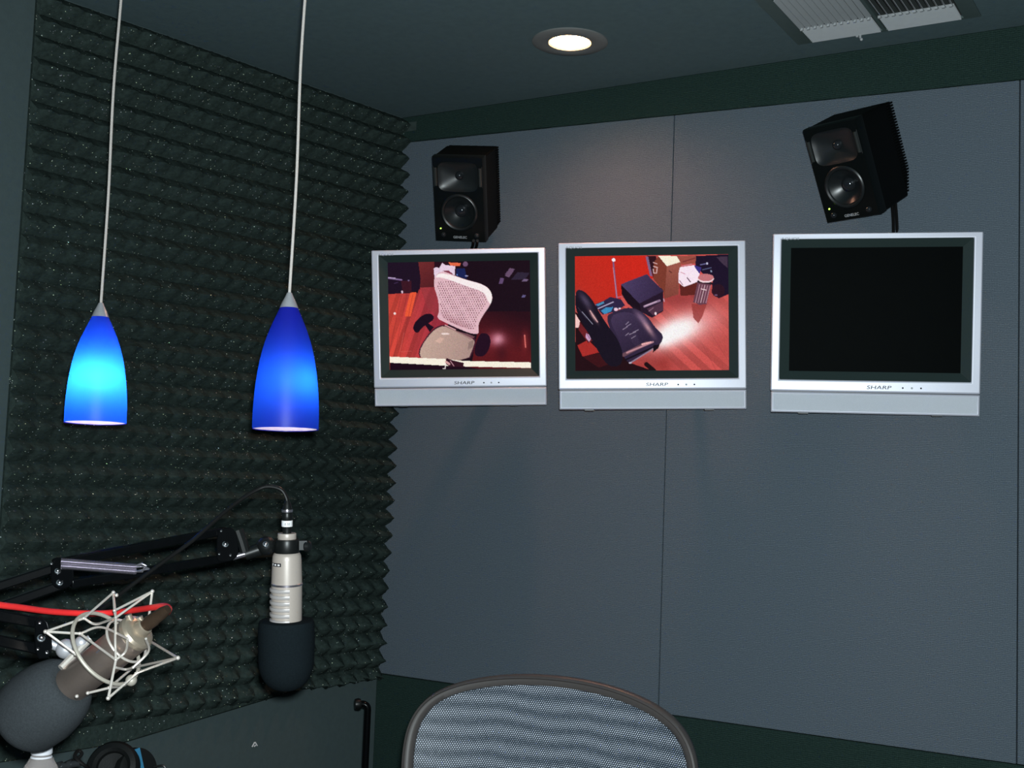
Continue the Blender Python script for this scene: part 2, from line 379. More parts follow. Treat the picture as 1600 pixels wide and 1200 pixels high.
def ceiling():
    # slab with a round hole for the recessed lamp and a rectangular one for the air register
    mb = MB(); x0, x1, y0, y1 = LE.x-.3, XR+.15, YR-.12, .15
    z = CEIL
    hx0, hx1, hy0, hy1 = VX0+.035, VX1-.035, VY0+.035, VY1-.02
    # grid of cells, leaving out holes
    xs = [x0, DLX-.12, DLX+.12, hx0, hx1, x1]
    for i in range(len(xs)-1):
        ys = [y0, DLY-.12, DLY+.12, y1] if i < 3 else [y0, hy0, hy1, y1]
        for j in range(len(ys)-1):
            cx, cy = (xs[i]+xs[i+1])/2, (ys[j]+ys[j+1])/2
            if abs(cx-DLX) < .12 and abs(cy-DLY) < .12:
                n = 48; R = .058; ring = [(DLX+R*math.cos(2*PI*k/n), DLY+R*math.sin(2*PI*k/n), z) for k in range(n)]
                def sq(t):
                    c, s_ = math.cos(t), math.sin(t); q = max(abs(c), abs(s_)); return (DLX+.12*c/q, DLY+.12*s_/q, z)
                outer = [sq(2*PI*k/n) for k in range(n)]
                mb.add(ring+outer, [(k, (k+1) % n, n+(k+1) % n, n+k) for k in range(n)])
            elif hx0 < cx < hx1 and hy0 < cy < hy1: continue
            else: mb.add([(xs[i], ys[j], z), (xs[i], ys[j+1], z), (xs[i+1], ys[j+1], z), (xs[i+1], ys[j], z)], [(0,1,2,3)])
    mb.box((x0, y0, z+.16), (x1, y1, z+.2))
    for a, b in (((x0, y0, z), (x0+.02, y1, z+.18)), ((x1-.02, y0, z), (x1, y1, z+.18)), ((x0, y0, z), (x1, y0+.02, z+.18)), ((x0, y1-.02, z), (x1, y1, z+.18))): mb.box(a, b)
    return struct(mb.build('ceiling', M_ceil))
VX0, VX1, VY0, VY1 = 1.363, 1.818, -.47, -.108
ceiling()

# fabric panels, bands above and below
TZ = lambda x: 2.4986 - .0285*x
BZ = .7894
g = .0011
xs = [0.0, .969, 1.890, 2.80, XR]
labs = ['grey-blue fabric wall panel beside the foam corner, behind the television showing the mesh chair',
        'grey-blue fabric wall panel behind the switched-off television and the more tilted loudspeaker',
        'narrow strip of grey-blue fabric wall panel at the right edge of the photo',
        'grey-blue fabric wall panel at the far right end of the room']
for i in range(4):
    a, b = xs[i]+(g if i else 0), xs[i+1]-g
    o = MB().prism([(a, BZ+g), (b, BZ+g), (b, TZ(b)-g), (a, TZ(a)-g)], 0, PT-.0005).build('fabric_wall_panel', M_fab, bevel=.0018); fixn(o)
    tag(o, labs[i], 'acoustic panel', 'fabric panels on the television wall')
o = struct(fixn(MB().prism([(0, TZ(0)+g), (XR-.001, TZ(XR)+g), (XR-.001, CEIL-.0005), (0, CEIL-.0005)], .001, PT-.0005).build('trim_1', M_trim, bevel=.003)))
o = struct(fixn(MB().prism([(0, .001), (XR-.001, .001), (XR-.001, BZ-g), (0, BZ-g)], .001, PT-.0005).build('trim_2', M_trim, bevel=.003)))
o = tag(MB().box((.012, -.0012, 2.533), (.062, .0008, 2.562)).build('tape_scrap', noisy(mat('grey_tape', (.035, .055, .05), .8), 60, .5)), 'small grey scrap of tape on the dark band at the top of the corner', 'tape')

# ------------------------------------------------------------------ acoustic foam on the left wall
def foam():
    P = .0552; Hh = .052; base = .010; n = 8
    nx, z0, z1 = 23, .70, CEIL-.006
    nz = int((z1-z0)/P)
    z0 = z1 - nz*P
    tot = nx*P
    def bottom(s):  # ragged lower cut, s = distance from the corner
            return (.768 if s < .33 else .768 - (s-.33)*.10 if s < .9 else .71) + .013*abs(math.sin(PI*s/P)) + .004*math.sin(s*23)
    U, V_ = nx*n+1, nz*n+1
    mb = MB(); vs = []; fs = []
    for j in range(V_):
        for i in range(U):
            u, v = (i/n) % 1, (j/n) % 1
            pu, pv = 1-abs(u-.5)*2, 1-abs(v-.5)*2
            wl = .70 - .38*min(1, max(0, (1.25 - (z0 + j/n*P))/.35))
            a = 1 - pv*(wl+(1-wl)*pu**1.1)
            h = base + (Hh if i > n*2 else Hh*1.12)*(1-a)**.9*(1 + .06*math.sin(i//n*7.3+j//n*3.1))
            rx = random.gauss(0, .0013); s = i/n*P; z = z0 + j/n*P
            sag = .004*math.sin(z*9+s*5)*(1-a)
            zb = bottom(s)
            if z < zb: z = zb - .0004*(zb-z); h = min(h, .035)
            p = LD*(s+.002) + LN*(h + rx + (sag if 0 < i < U-1 else 0)); vs.append(Vector((p.x, p.y, z + random.gauss(0, .0006))))
    for j in range(V_-1):
        for i in range(U-1): fs.append((j*U+i, (j+1)*U+i, (j+1)*U+i+1, j*U+i+1))
    # backing block
    nb = len(vs)
    def wp(s, h, z): q = LD*s + LN*h; return Vector((q.x, q.y, z))
    mb.add(vs, fs)
    m2 = []
    S0, S1 = .002, tot+.002
    mb.add([wp(S0, .001, .772), wp(.33, .001, .772), wp(.9, .001, .70), wp(S1, .001, .70), wp(S1, .001, z1), wp(S0, .001, z1),
            wp(S0, base, .772), wp(.33, base, .772), wp(.9, base, .70), wp(S1, base, .70), wp(S1, base, z1), wp(S0, base, z1)],
           [(0,1,7,6), (1,2,8,7), (2,3,9,8), (3,4,10,9), (4,5,11,10), (5,0,6,11), (5,4,3,2,1,0)])
    o = mb.build('acoustic_foam', M_foam, smooth=75)
    return tag(o, 'charcoal pyramid acoustic foam with painted flash-glitter flecks covering the left wall', 'acoustic foam')
foam()
# little paint fleck on the wall under the foam
def on_left(x, y, off=0):
    v = (at(x, y, 1) - CAM); t = -(CAM.dot(LN) - off)/v.dot(LN); return CAM + v*t
c = on_left(398, 1163, .0012); zz = Vector((0,0,1))
mb = MB()
for dx, dz, ex, ez in ((-.009, -.006, -.001, .006), (.001, .006, .009, -.005), (-.002, -.006, .003, -.003)):
    p, q = c - LD*dx + zz*dz, c - LD*ex + zz*ez; mb.tube([p, (p+q)/2 + LN*.0004, q], .0018, 6)
tag(mb.build('plaster_chip', M_white), 'tiny white nick on the painted wall below the foam', 'wall mark')

# ------------------------------------------------------------------ recessed ceiling lamp
def downlight():
    t = thing('recessed_ceiling_light', 'round recessed ceiling light glowing warm, with grey trim ring', 'ceiling light', (DLX, DLY, CEIL))
    R, r = .101, .055
    MB().lathe([(R, .0), (R, -.003), (R-.006, -.006), (r+.012, -.0075), (r+.002, -.005), (r, .001), (r, .004), (R-.01, .0)], n=56, cap=False).build('trim_ring', M_dltrim, t)
    fixn(MB().lathe([(r, .0), (r-.002, .03), (.05, .075), (.035, .10), (.001, .102)], n=40, cap=False).build('reflector_can', noisy(mat('warm_reflector', (.75, .60, .42), .35, .3), 60, .05), t))
    MB().lathe([(.001, .012), (.025, .013), (.040, .017), (.046, .026), (.030, .058), (.014, .075), (.001, .076)], n=36).build('reflector_bulb', M_bulb, t)
    return t
downlight()

# ------------------------------------------------------------------ ceiling air register
def vent():
    t = thing('ceiling_air_vent', 'square four-section ceiling air vent with white louvres above the switched-off television', 'air vent', (VX0, VY0, CEIL))
    w, d = VX1-VX0, VY1-VY0
    f = .038; fz = -.006
    mb = MB()
    outer = [(0,0),(w,0),(w,d),(0,d)]; inn = [(f,f),(w-f,f),(w-f,d-.014),(f,d-.014)]
    mb.add([(x,y,-.0005) for x,y in outer]+[(x,y,fz+.002) for x,y in outer]+[(x,y,fz) for x,y in inn]+[(x,y,-.0005) for x,y in inn],
           [(i,(i+1)%4,4+(i+1)%4,4+i) for i in range(4)]+[(4+i,4+(i+1)%4,8+(i+1)%4,8+i) for i in range(4)]+[(8+i,8+(i+1)%4,12+(i+1)%4,12+i) for i in range(4)])
    fixn(mb.build('frame', M_ventf, t))
    fixn(MB().lathe([(1,1)]).build('x', M_duct, t)) if False else None
    # duct box above
    db = MB(); a0, a1, b0, b1 = f-.002, w-f+.002, f-.002, d-.012
    for p, q in (((a0,b0,0),(a0+.002,b1,.15)), ((a1-.002,b0,0),(a1,b1,.15)), ((a0,b0,0),(a1,b0+.002,.15)), ((a0,b1-.002,0),(a1,b1,.15)), ((a0,b0,.15),(a1,b1,.153))): db.box(p, q)
    db.build('duct_box', M_duct, t)
    xm = (f + w - f)/2 + .0; yb0, yb1 = d-.014-.092, d-.016
    MB().box((xm-.004, f, -.008), (xm+.004, d-.016, .004)).build('divider', M_ventf, t)
    def blade(mb, p, q, tilt, width=.011):
        p, q = Vector(p), Vector(q); dr = (q-p).normalized(); sd = Vector((-dr.y, dr.x, 0))
        a = sd*math.cos(tilt)*width + Vector((0,0,1))*math.sin(tilt)*width
        n_ = a.cross(dr).normalized()*.0006
        vs = [p-a/2-n_, q-a/2-n_, q+a/2-n_, p+a/2-n_, p-a/2+n_, q-a/2+n_, q+a/2+n_, p+a/2+n_]
        mb.add(vs, [(3,2,1,0),(4,5,6,7),(0,1,5,4),(1,2,6,5),(2,3,7,6),(3,0,4,7)])
    for k, (xa, xb) in enumerate(((f+.001, xm-.005), (xm+.005, w-f-.001))):
        # near-wall strip: blades parallel to the wall
        for j in range(9):
            y = yb0 + (yb1-yb0)*(j+.5)/9
            ex = .006*(j/9)
            m1 = MB(); blade(m1, (xa+.004-ex*0, y, -.006), (xb-.004+ex*0, y, -.006), math.radians(-35), .0125); m1.build('louvre', M_vent, t)
        nb = 11
        for j in range(nb):
            x = xa + (xb-xa)*(j+.5)/nb
            m1 = MB(); blade(m1, (x, f+.002, -.006), (x, yb0-.004, -.006), math.radians(-52 if k == 0 else 48), .0135)
            m1.box((x-.0045, yb0-.012, -.013), (x+.0025, yb0-.006, -.007)); m1.build('louvre', M_vent, t)
    lv = MB(); lx = .165; lv.box((lx, d-.018, -.018), (lx+.004, d-.010, -.004)); lv.box((lx-.010, d-.014, -.012), (lx-.004, d-.008, -.006)); lv.sph((lx+.003, d-.010, -.019), .004)
    lv.build('damper_lever', M_vent, t)
vent()

# ------------------------------------------------------------------ television pictures (numpy painters -> emission colours of the screen mesh)
def srgb(c):
    c = np.asarray(c, float)/255.; return np.where(c <= .04045, c/12.92, ((c+.055)/1.055)**2.4)
class Paint:
    def __init__(s, quad, nx=300, ny=225):
        s.nx, s.ny = nx, ny
        v, u = np.mgrid[0:1:ny*1j, 0:1:nx*1j]
        (tlx, tly), (trx, tr_y), (brx, bry), (blx, bly) = quad
        s.X = (tlx*(1-u)+trx*u)*(1-v)+(blx*(1-u)+brx*u)*v; s.Y = (tly*(1-u)+tr_y*u)*(1-v)+(bly*(1-u)+bry*u)*v
        s.C = np.zeros((ny, nx, 3)); s.rng = np.random.default_rng(5)
    def inside(s, P):
        X, Y = s.X, s.Y; r = np.zeros(X.shape, bool); n = len(P)
        for i in range(n):
            x0, y0 = P[i]; x1, y1 = P[(i+1) % n]
            if y0 == y1: continue
            c = ((y0 > Y) != (y1 > Y)) & (X < (x1-x0)*(Y-y0)/(y1-y0)+x0); r ^= c
        return r
    def smooth(s, P, k=3):
        Q = [np.array(p, float) for p in P]
        for _ in range(k):
            R = []
            for i in range(len(Q)): a, b = Q[i], Q[(i+1) % len(Q)]; R += [a*.75+b*.25, a*.25+b*.75]
            Q = R
        return [tuple(q) for q in Q]
    def poly(s, P, c, a=1.0, sm=0, c2=None, g=None):
        if sm: P = s.smooth(P, sm)
        m = s.inside(P); col = np.array(c, float)*np.ones(s.C.shape)
        if c2 is not None:
            (x0, y0), (x1, y1) = g; t = ((s.X-x0)*(x1-x0)+(s.Y-y0)*(y1-y0))/((x1-x0)**2+(y1-y0)**2); t = np.clip(t, 0, 1)[..., None]
            col = col*(1-t)+np.array(c2, float)*t
        s.C = np.where(m[..., None], s.C*(1-a)+col*a, s.C); return m
    def line(s, p, q, w, c, a=1.0):
        p, q = np.array(p, float), np.array(q, float); d = q-p; L_ = d@d
        t = np.clip(((s.X-p[0])*d[0]+(s.Y-p[1])*d[1])/L_, 0, 1); D = np.hypot(s.X-p[0]-d[0]*t, s.Y-p[1]-d[1]*t)
        m = np.clip((w/2+2-D)/4, 0, 1)[..., None]*a; s.C = s.C*(1-m)+np.array(c, float)*m
    def glow(s, c, cx, cy, sx, sy, ang=0, a=1.0, mask=None):
        ca, sa = math.cos(ang), math.sin(ang); dx, dy = s.X-cx, s.Y-cy
        e = np.exp(-(((dx*ca+dy*sa)/sx)**2+((-dx*sa+dy*ca)/sy)**2))*a
        if mask is not None: e = e*mask
        s.C = s.C*(1-e[..., None])+np.array(c, float)*e[..., None]
    def ell(s, cx, cy, rx, ry, c, a=1.0):
        s.poly([(cx+rx*math.cos(t*PI/16), cy+ry*math.sin(t*PI/16)) for t in range(32)], c, a)
    def grain(s, amt):
        n = s.rng.normal(0, amt, (s.ny, s.nx, 1)) + s.rng.normal(0, amt*.5, s.C.shape); s.C = np.clip(s.C*(1+n*.02)+n, 0, 255)
    def planks(s, m, ang, per, amt, col=(1, 1, 1)):
        t = s.X*math.cos(ang)+s.Y*math.sin(ang); k = np.floor(t/per); sh = np.modf(np.abs(np.sin(k*12.9898)*43758.5))[0]
        e = (sh-.5)*2*amt; s.C = np.where(m[..., None], np.clip(s.C*(1+e[..., None]), 0, 255), s.C)

def picture_one():
    p = Paint([(85,100),(1470,70),(1490,1112),(105,1112)])
    p.C[:] = (26, 9, 22)
    p.poly([(1000,560),(1500,560),(1500,1112),(900,1112)], (92, 22, 28), c2=(40, 10, 22), g=((1150,900),(1250,560)))
    fl_ = p.poly([(85,395),(380,385),(400,330),(560,330),(700,640),(520,1000),(400,1112),(85,1112)], (196, 66, 55), c2=(150, 45, 60), g=((150,700),(560,700)))
    p.planks(fl_, math.radians(20), 42, .12)
    p.poly([(305,380),(368,380),(312,605),(252,605)], (236, 88, 55))
    for x in (150, 205, 262): p.line((x+70,400),(x-60,1000), 4, (120, 35, 40), .6)
    p.line((205,935),(245,760), 4, (235,130,120), .5); p.line((215,940),(320,935), 3, (230,120,110), .6)
    p.poly([(385,90),(545,90),(545,330),(405,335)], (112, 42, 44), c2=(84, 28, 34), g=((400,100),(540,330)))
    p.poly([(405,330),(560,330),(620,560),(560,600),(470,520)], (150, 55, 60), .6)
    p.poly([(80,90),(385,90),(408,250),(400,350),(300,388),(85,395)], (30, 15, 34))
    p.poly([(215,270),(320,270),(320,385),(235,385)], (66, 22, 34), .8)
    p.line((88,245),(222,262), 14, (132, 108, 152)); p.line((88,240),(160,246), 8, (190,170,205))
    p.line((150,295),(185,285), 6, (70,50,90)); p.ell(228,375,9,14,(220,190,210)); p.ell(290,268,8,9,(120,100,140)); p.ell(155,578,12,12,(245,220,215))
    p.poly([(540,90),(760,90),(760,220),(540,240)], (40, 12, 26))
    p.poly([(535,155),(560,140),(590,150),(620,100),(650,120),(745,130),(742,215),(640,190),(545,245),(540,200)], (232, 208, 228))
    p.poly([(625,175),(680,170),(725,205),(700,215)], (132, 60, 80)); p.poly([(680,95),(800,100),(790,130),(700,125)], (228, 104, 70)); p.ell(845,110,24,24,(110,80,110))
    p.poly([(755,150),(840,150),(860,250),(760,225)], (24, 34, 84)); p.ell(765,212,8,8,(90,120,190)); p.ell(855,222,16,6,(150,150,190))
    for (a, b, c_, d_, col) in ((1270,190,44,18,(92,68,96)),(1195,268,26,30,(96,72,110)),(1380,220,90,36,(46,36,56)),(1425,262,36,12,(112,92,124)),(1412,415,22,14,(96,88,132))):
        p.poly([(a-c_,b+d_),(a-c_*.3,b-d_),(a+c_,b-d_*.8),(a+c_*.5,b+d_*.9)], col)
    p.poly([(1230,220),(1275,145),(1325,155),(1270,235)], (104, 78, 106))
    p.glow((255, 215, 235), 1165, 830, 52, 48, a=.95); p.glow((190, 90, 110), 1150, 830, 110, 80, a=.55); p.line((1424,790),(1434,905), 12, (236,140,130)); p.glow((190,60,60),1428,850,30,90,a=.4)
    p.glow((60,15,25),1200,960,60,90,a=.6)
    # chair back
    back = [(545,235),(580,190),(640,180),(700,205),(850,258),(1010,298),(1085,350),(1114,430),(1085,505),(1015,600),(968,690),(984,778),(900,772),(760,715),(640,660),(566,622),(592,560),(580,440),(545,345),(538,290)]
    p.poly(back, (228, 186, 196), sm=2)
    inner = p.inside(p.smooth([(562,262),(700,262),(860,318),(1040,378),(1082,440),(1000,560),(945,660),(950,745),(780,700),(600,610),(606,520),(590,400)], 2))
    r_ = np.floor(p.Y/21); hole = (np.modf(np.abs((p.X+p.Y*.12)/24+r_*.5))[0] < .34) & (np.modf(np.abs(p.Y/21))[0] < .62) & inner
    p.C = np.where(hole[..., None], np.array((122, 78, 88.)), p.C)
    p.glow((140,80,90), 760, 680, 150, 45, .45, a=.35, mask=inner)
    p.poly([(548,240),(585,195),(700,210),(850,262),(1010,300),(1085,352),(1112,425),(1090,500),(1060,450),(1030,375),(850,318),(700,262),(600,235)], (255, 240, 240), sm=2)
    # seat
    p.poly([(605,688),(525,728),(440,832),(384,940),(404,1010),(880,1040),(948,890),(946,812),(860,770),(720,706),(650,688)], (66, 24, 44), sm=1)
    p.poly([(610,700),(535,738),(450,838),(396,940),(416,1012),(868,1038),(934,880),(934,828),(860,792),(720,728),(650,702)], (196, 166, 152), sm=1, c2=(176,146,138), g=((500,800),(860,950)))
    p.poly([(620,690),(760,742),(850,765),(940,800),(900,830),(720,735)], (150, 110, 110), .6); p.line((755,735),(850,762), 14, (24,8,20)); p.line((650,690),(750,735), 10, (214,168,170))
    p.ell(650,772,42,10,(238,216,212)); p.poly([(550,840),(600,805),(640,815),(600,865)], (220,180,165), .8); p.poly([(880,850),(930,830),(920,900),(870,930)], (140,115,110), .8)
    # arm rests
    p.poly([(332,705),(360,650),(430,590),(500,574),(545,608),(530,645),(470,680),(420,715),(385,765),(345,750)], (28, 10, 28), sm=2)
    p.poly([(440,672),(475,665),(540,710),(500,755)], (28, 10, 28))
    p.poly([(975,800),(1000,765),(1060,770),(1094,815),(1090,900),(1040,985),(975,996),(935,970),(940,890)], (34, 10, 30), sm=2)
    p.poly([(105,985),(660,1012),(830,1032),(1486,1052),(1486,1108),(830,1084),(630,1074),(105,1042)], (255, 244, 226))
    p.poly([(105,1042),(640,1074),(830,1086),(1300,1112),(1495,1112),(105,1112)], (28, 6, 22)); p.poly([(830,1084),(1486,1106),(1486,1112),(1000,1112)], (110, 20, 30), .7)
    p.poly([(660,1002),(720,1024),(832,1050),(830,1090),(700,1086),(655,1060)], (52, 18, 32)); p.line((660,1040),(690,1060), 22, (214,160,160)); p.line((700,1030),(735,1078), 8, (190,140,150)); p.line((655,1060),(650,1100), 9, (250,240,235)); p.line((628,1103),(652,1104), 7, (250,240,235))
    p.grain(1.4); return p
def picture_two():
    p = Paint([(68,105),(1485,64),(1497,1124),(84,1128)])
    p.C[:] = (196, 80, 76)
    allm = np.ones(p.X.shape, bool)
    p.glow((150, 50, 48), 760, 1050, 260, 120, a=.8); p.glow((140, 50, 52), 1100, 480, 300, 90, a=.7)
    p.planks(allm, math.radians(-48), 62, .09)
    for d in (0, 130, 255): p.line((1080+d*.9,560+d*.2),(1300+d*1.3+80,1128), 4, (150, 55, 58), .5)
    p.glow((150,44,40), 900, 1040, 60, 90, a=.6)
    p.glow((255, 190, 190), 1060, 760, 330, 150, -.35, a=.8); p.glow((255, 255, 255), 1010, 770, 215, 88, -.38, a=1.0); p.glow((255, 250, 250), 1010, 770, 170, 84, -.38, a=1.0); p.glow((255,255,255), 900, 850, 80, 60, -.3, a=.9)
    p.glow((235,140,140), 1300, 640, 90, 60, a=.5)
    p.poly([(60,90),(745,90),(800,290),(520,370),(500,480),(250,530),(60,420)], (186, 44, 32), c2=(206, 38, 26), g=((80,480),(600,150)))
    p.line((423,120),(462,475), 14, (126, 88, 130)); p.line((425,200),(464,470), 5, (230,180,200), .7); p.ell(430,132,17,15,(255,240,250)); p.line((470,468),(505,460), 12, (200,90,110))
    p.poly([(740,90),(820,90),(905,425),(800,300)], (48, 16, 26)); p.poly([(726,98),(750,98),(790,275),(768,275)], (126, 98, 134))
    p.poly([(800,150),(845,92),(922,180),(905,480),(888,400),(800,300)], (124, 58, 44)); p.poly([(922,180),(1056,140),(1030,435),(902,478)], (158, 88, 74), c2=(130,66,56), g=((960,160),(960,470)))
    p.poly([(843,90),(1012,88),(1058,138),(922,182)], (255, 244, 220)); p.line((800,185),(835,195), 9, (232,190,190)); p.line((797,210),(800,240), 8, (232,190,190)); p.line((832,205),(828,245), 8, (232,190,190)); p.line((800,245),(826,246), 7, (232,190,190)); p.line((797,150),(832,162), 7, (232,190,190)); p.line((945,225),(965,240), 12, (110,55,48))
    p.poly([(1010,86),(1195,86),(1235,150),(1060,165)], (156, 78, 66)); p.line((1070,140),(1180,105), 10, (120,50,50))
    p.poly([(1040,350),(1215,310),(1190,440),(1050,450)], (96, 36, 32))
    p.poly([(1042,190),(1100,180),(1180,168),(1228,235),(1205,320),(1130,350),(1080,368),(1032,330),(1028,260)], (255, 232, 246)); p.line((1110,285),(1140,322), 8, (70,40,60)); p.line((1050,235),(1090,250), 7, (214,150,170)); p.line((1040,310),(1070,350), 6, (120,80,100)); p.line((1060,180),(1150,160), 9, (214,140,150))
    p.poly([(1190,86),(1490,64),(1493,430),(1400,470),(1335,420),(1345,300),(1245,240),(1185,170)], (28, 16, 40)); p.poly([(1375,92),(1480,85),(1480,190),(1430,150)], (66, 50, 70))
    p.poly([(1175,170),(1240,190),(1225,250),(1180,190)], (60,50,130)); p.line((1230,165),(1300,150), 8, (120,120,170)); p.ell(1292,152,9,9,(200,200,225)); p.line((1250,210),(1330,190), 6, (100,110,150)); p.ell(1330,222,9,9,(140,150,180)); p.ell(1395,400,60,60,(44,18,34)); p.ell(1375,440,14,8,(110,80,110))
    p.poly([(1150,520),(1290,525),(1250,640),(1215,700),(1170,650)], (150, 56, 54), .8)
    tr_ = p.poly([(1212,290),(1335,320),(1288,522),(1225,530),(1165,505)], (104, 62, 78))
    for k in range(5): x = 1225+k*24; p.line((x,345+k*3),(x-38,510), 6, (206,160,175) if k != 2 else (250,220,225), .85)
    p.line((1240,385),(1285,395), 8, (240,210,215)); p.line((1212,318),(1338,335), 20, (40,24,34))
    p.ell(1280,290,75,38,(244,214,220)); p.ell(1281,280,72,33,(196,116,122))
    # stool
    p.poly([(500,355),(672,520),(700,640),(560,520),(508,440)], (24, 9, 24)); p.poly([(670,515),(892,410),(892,590),(790,650),(690,600)], (36, 20, 40)); p.poly([(498,352),(560,325),(740,256),(800,320),(893,408),(800,455),(672,522)], (72, 58, 96), c2=(54,40,70), g=((560,330),(830,430)))
    p.line((718,548),(858,494), 20, (150,120,150)); p.line((720,545),(830,502), 6, (230,200,220)); p.poly([(740,570),(888,500),(892,580),(800,630)], (90,55,75), .8); p.ell(822,612,11,14,(246,220,230)); p.line((760,590),(800,560), 7, (150,110,130)); p.line((895,480),(900,500), 8, (200,170,190))
    # clothes
    p.poly([(262,530),(340,500),(400,465),(500,485),(540,540),(440,600),(330,625),(280,570)], (46, 34, 66)); p.poly([(265,535),(340,505),(345,520),(290,550)], (78,140,180)); p.poly([(315,590),(360,560),(430,555),(410,595),(350,620)], (60,140,190)); p.line((290,570),(430,510), 9, (190,180,210)); p.ell(455,576,20,15,(235,200,220)); p.ell(489,568,9,8,(240,220,235))
    # lower left clutter
    p.poly([(80,600),(250,760),(600,1060),(800,1128),(80,1128)], (34, 8, 16)); p.poly([(80,620),(125,690),(108,740),(80,740)], (246,200,196)); p.poly([(100,900),(200,850),(310,960),(150,1000)], (170,44,40)); p.poly([(120,690),(250,850),(200,880),(110,760)], (108,30,36)); p.poly([(180,790),(236,820),(208,868),(176,830)], (206,160,196)); p.line((190,800),(215,840), 5, (90,50,100))
    p.poly([(150,1000),(330,960),(420,1060),(300,1100)], (70,16,22), .7)
    # leather chair
    p.poly([(345,640),(460,590),(560,556),(660,575),(750,640),(820,740),(892,800),(886,860),(850,905),(700,990),(600,1068),(545,1030),(480,900)], (48, 36, 62), sm=2)
    p.poly([(380,650),(520,590),(640,620),(740,700),(800,800),(760,860),(600,930),(525,975),(500,870)], (66, 52, 82), sm=2, c2=(44,32,56), g=((450,620),(640,930)))
    p.glow((208, 160, 170), 748, 735, 22, 92, -.62, a=.85); p.glow((140,110,140), 690, 650, 26, 80, -.8, a=.7)
    for (x, y, w_) in ((540,745,40),(575,718,40),(610,790,60),(640,770,50),(560,800,30),(620,825,40),(560,700,26)):
        p.line((x-w_/2,y+12),(x+w_/2,y-12), 4, (206,190,214), .9)
    for k in range(9): p.line((560+k*10,812+k*12),(650+k*4,800+k*12), 3, (98,82,112), .5)
    p.line((530,985),(740,880), 34, (104,72,84)); p.line((560,965),(800,868), 16, (206,150,160), .85); p.line((700,890),(780,870), 14, (245,180,180)); p.line((545,1030),(830,905), 14, (16,8,20)); p.line((590,1058),(800,930), 12, (150,130,150)); p.ell(592,1056,14,8,(190,180,200)); p.poly([(800,900),(862,890),(850,925),(800,965)], (20,8,18))
    p.poly([(76,430),(100,400),(160,415),(235,490),(310,620),(400,750),(480,850),(530,990),(500,1090),(380,1090),(260,900),(170,740),(78,590)], (22, 14, 30), sm=2)
    p.glow((96,84,112), 170, 500, 30, 90, -.65, a=.7); p.line((215,590),(285,690), 10, (240,190,190), .9); p.glow((220,170,170), 245, 640, 14, 60, -.6, a=.8); p.line((140,600),(240,710), 6, (170,170,190), .9); p.line((100,560),(180,660), 3, (90,84,104), .8)
    p.line((740,1070),(810,1128), 40, (28,8,14))
    p.grain(1.4); return p

def screen_mat():
    m = mat('lit_television_picture', (.001, .001, .001), .5, spec=.015); b = B(m)
    a = N(m, 'ShaderNodeVertexColor', layer_name='picture'); L(m, a, 'Color', b, 'Emission Color'); b.inputs['Emission Strength'].default_value = .95
    return m
M_screen = screen_mat()

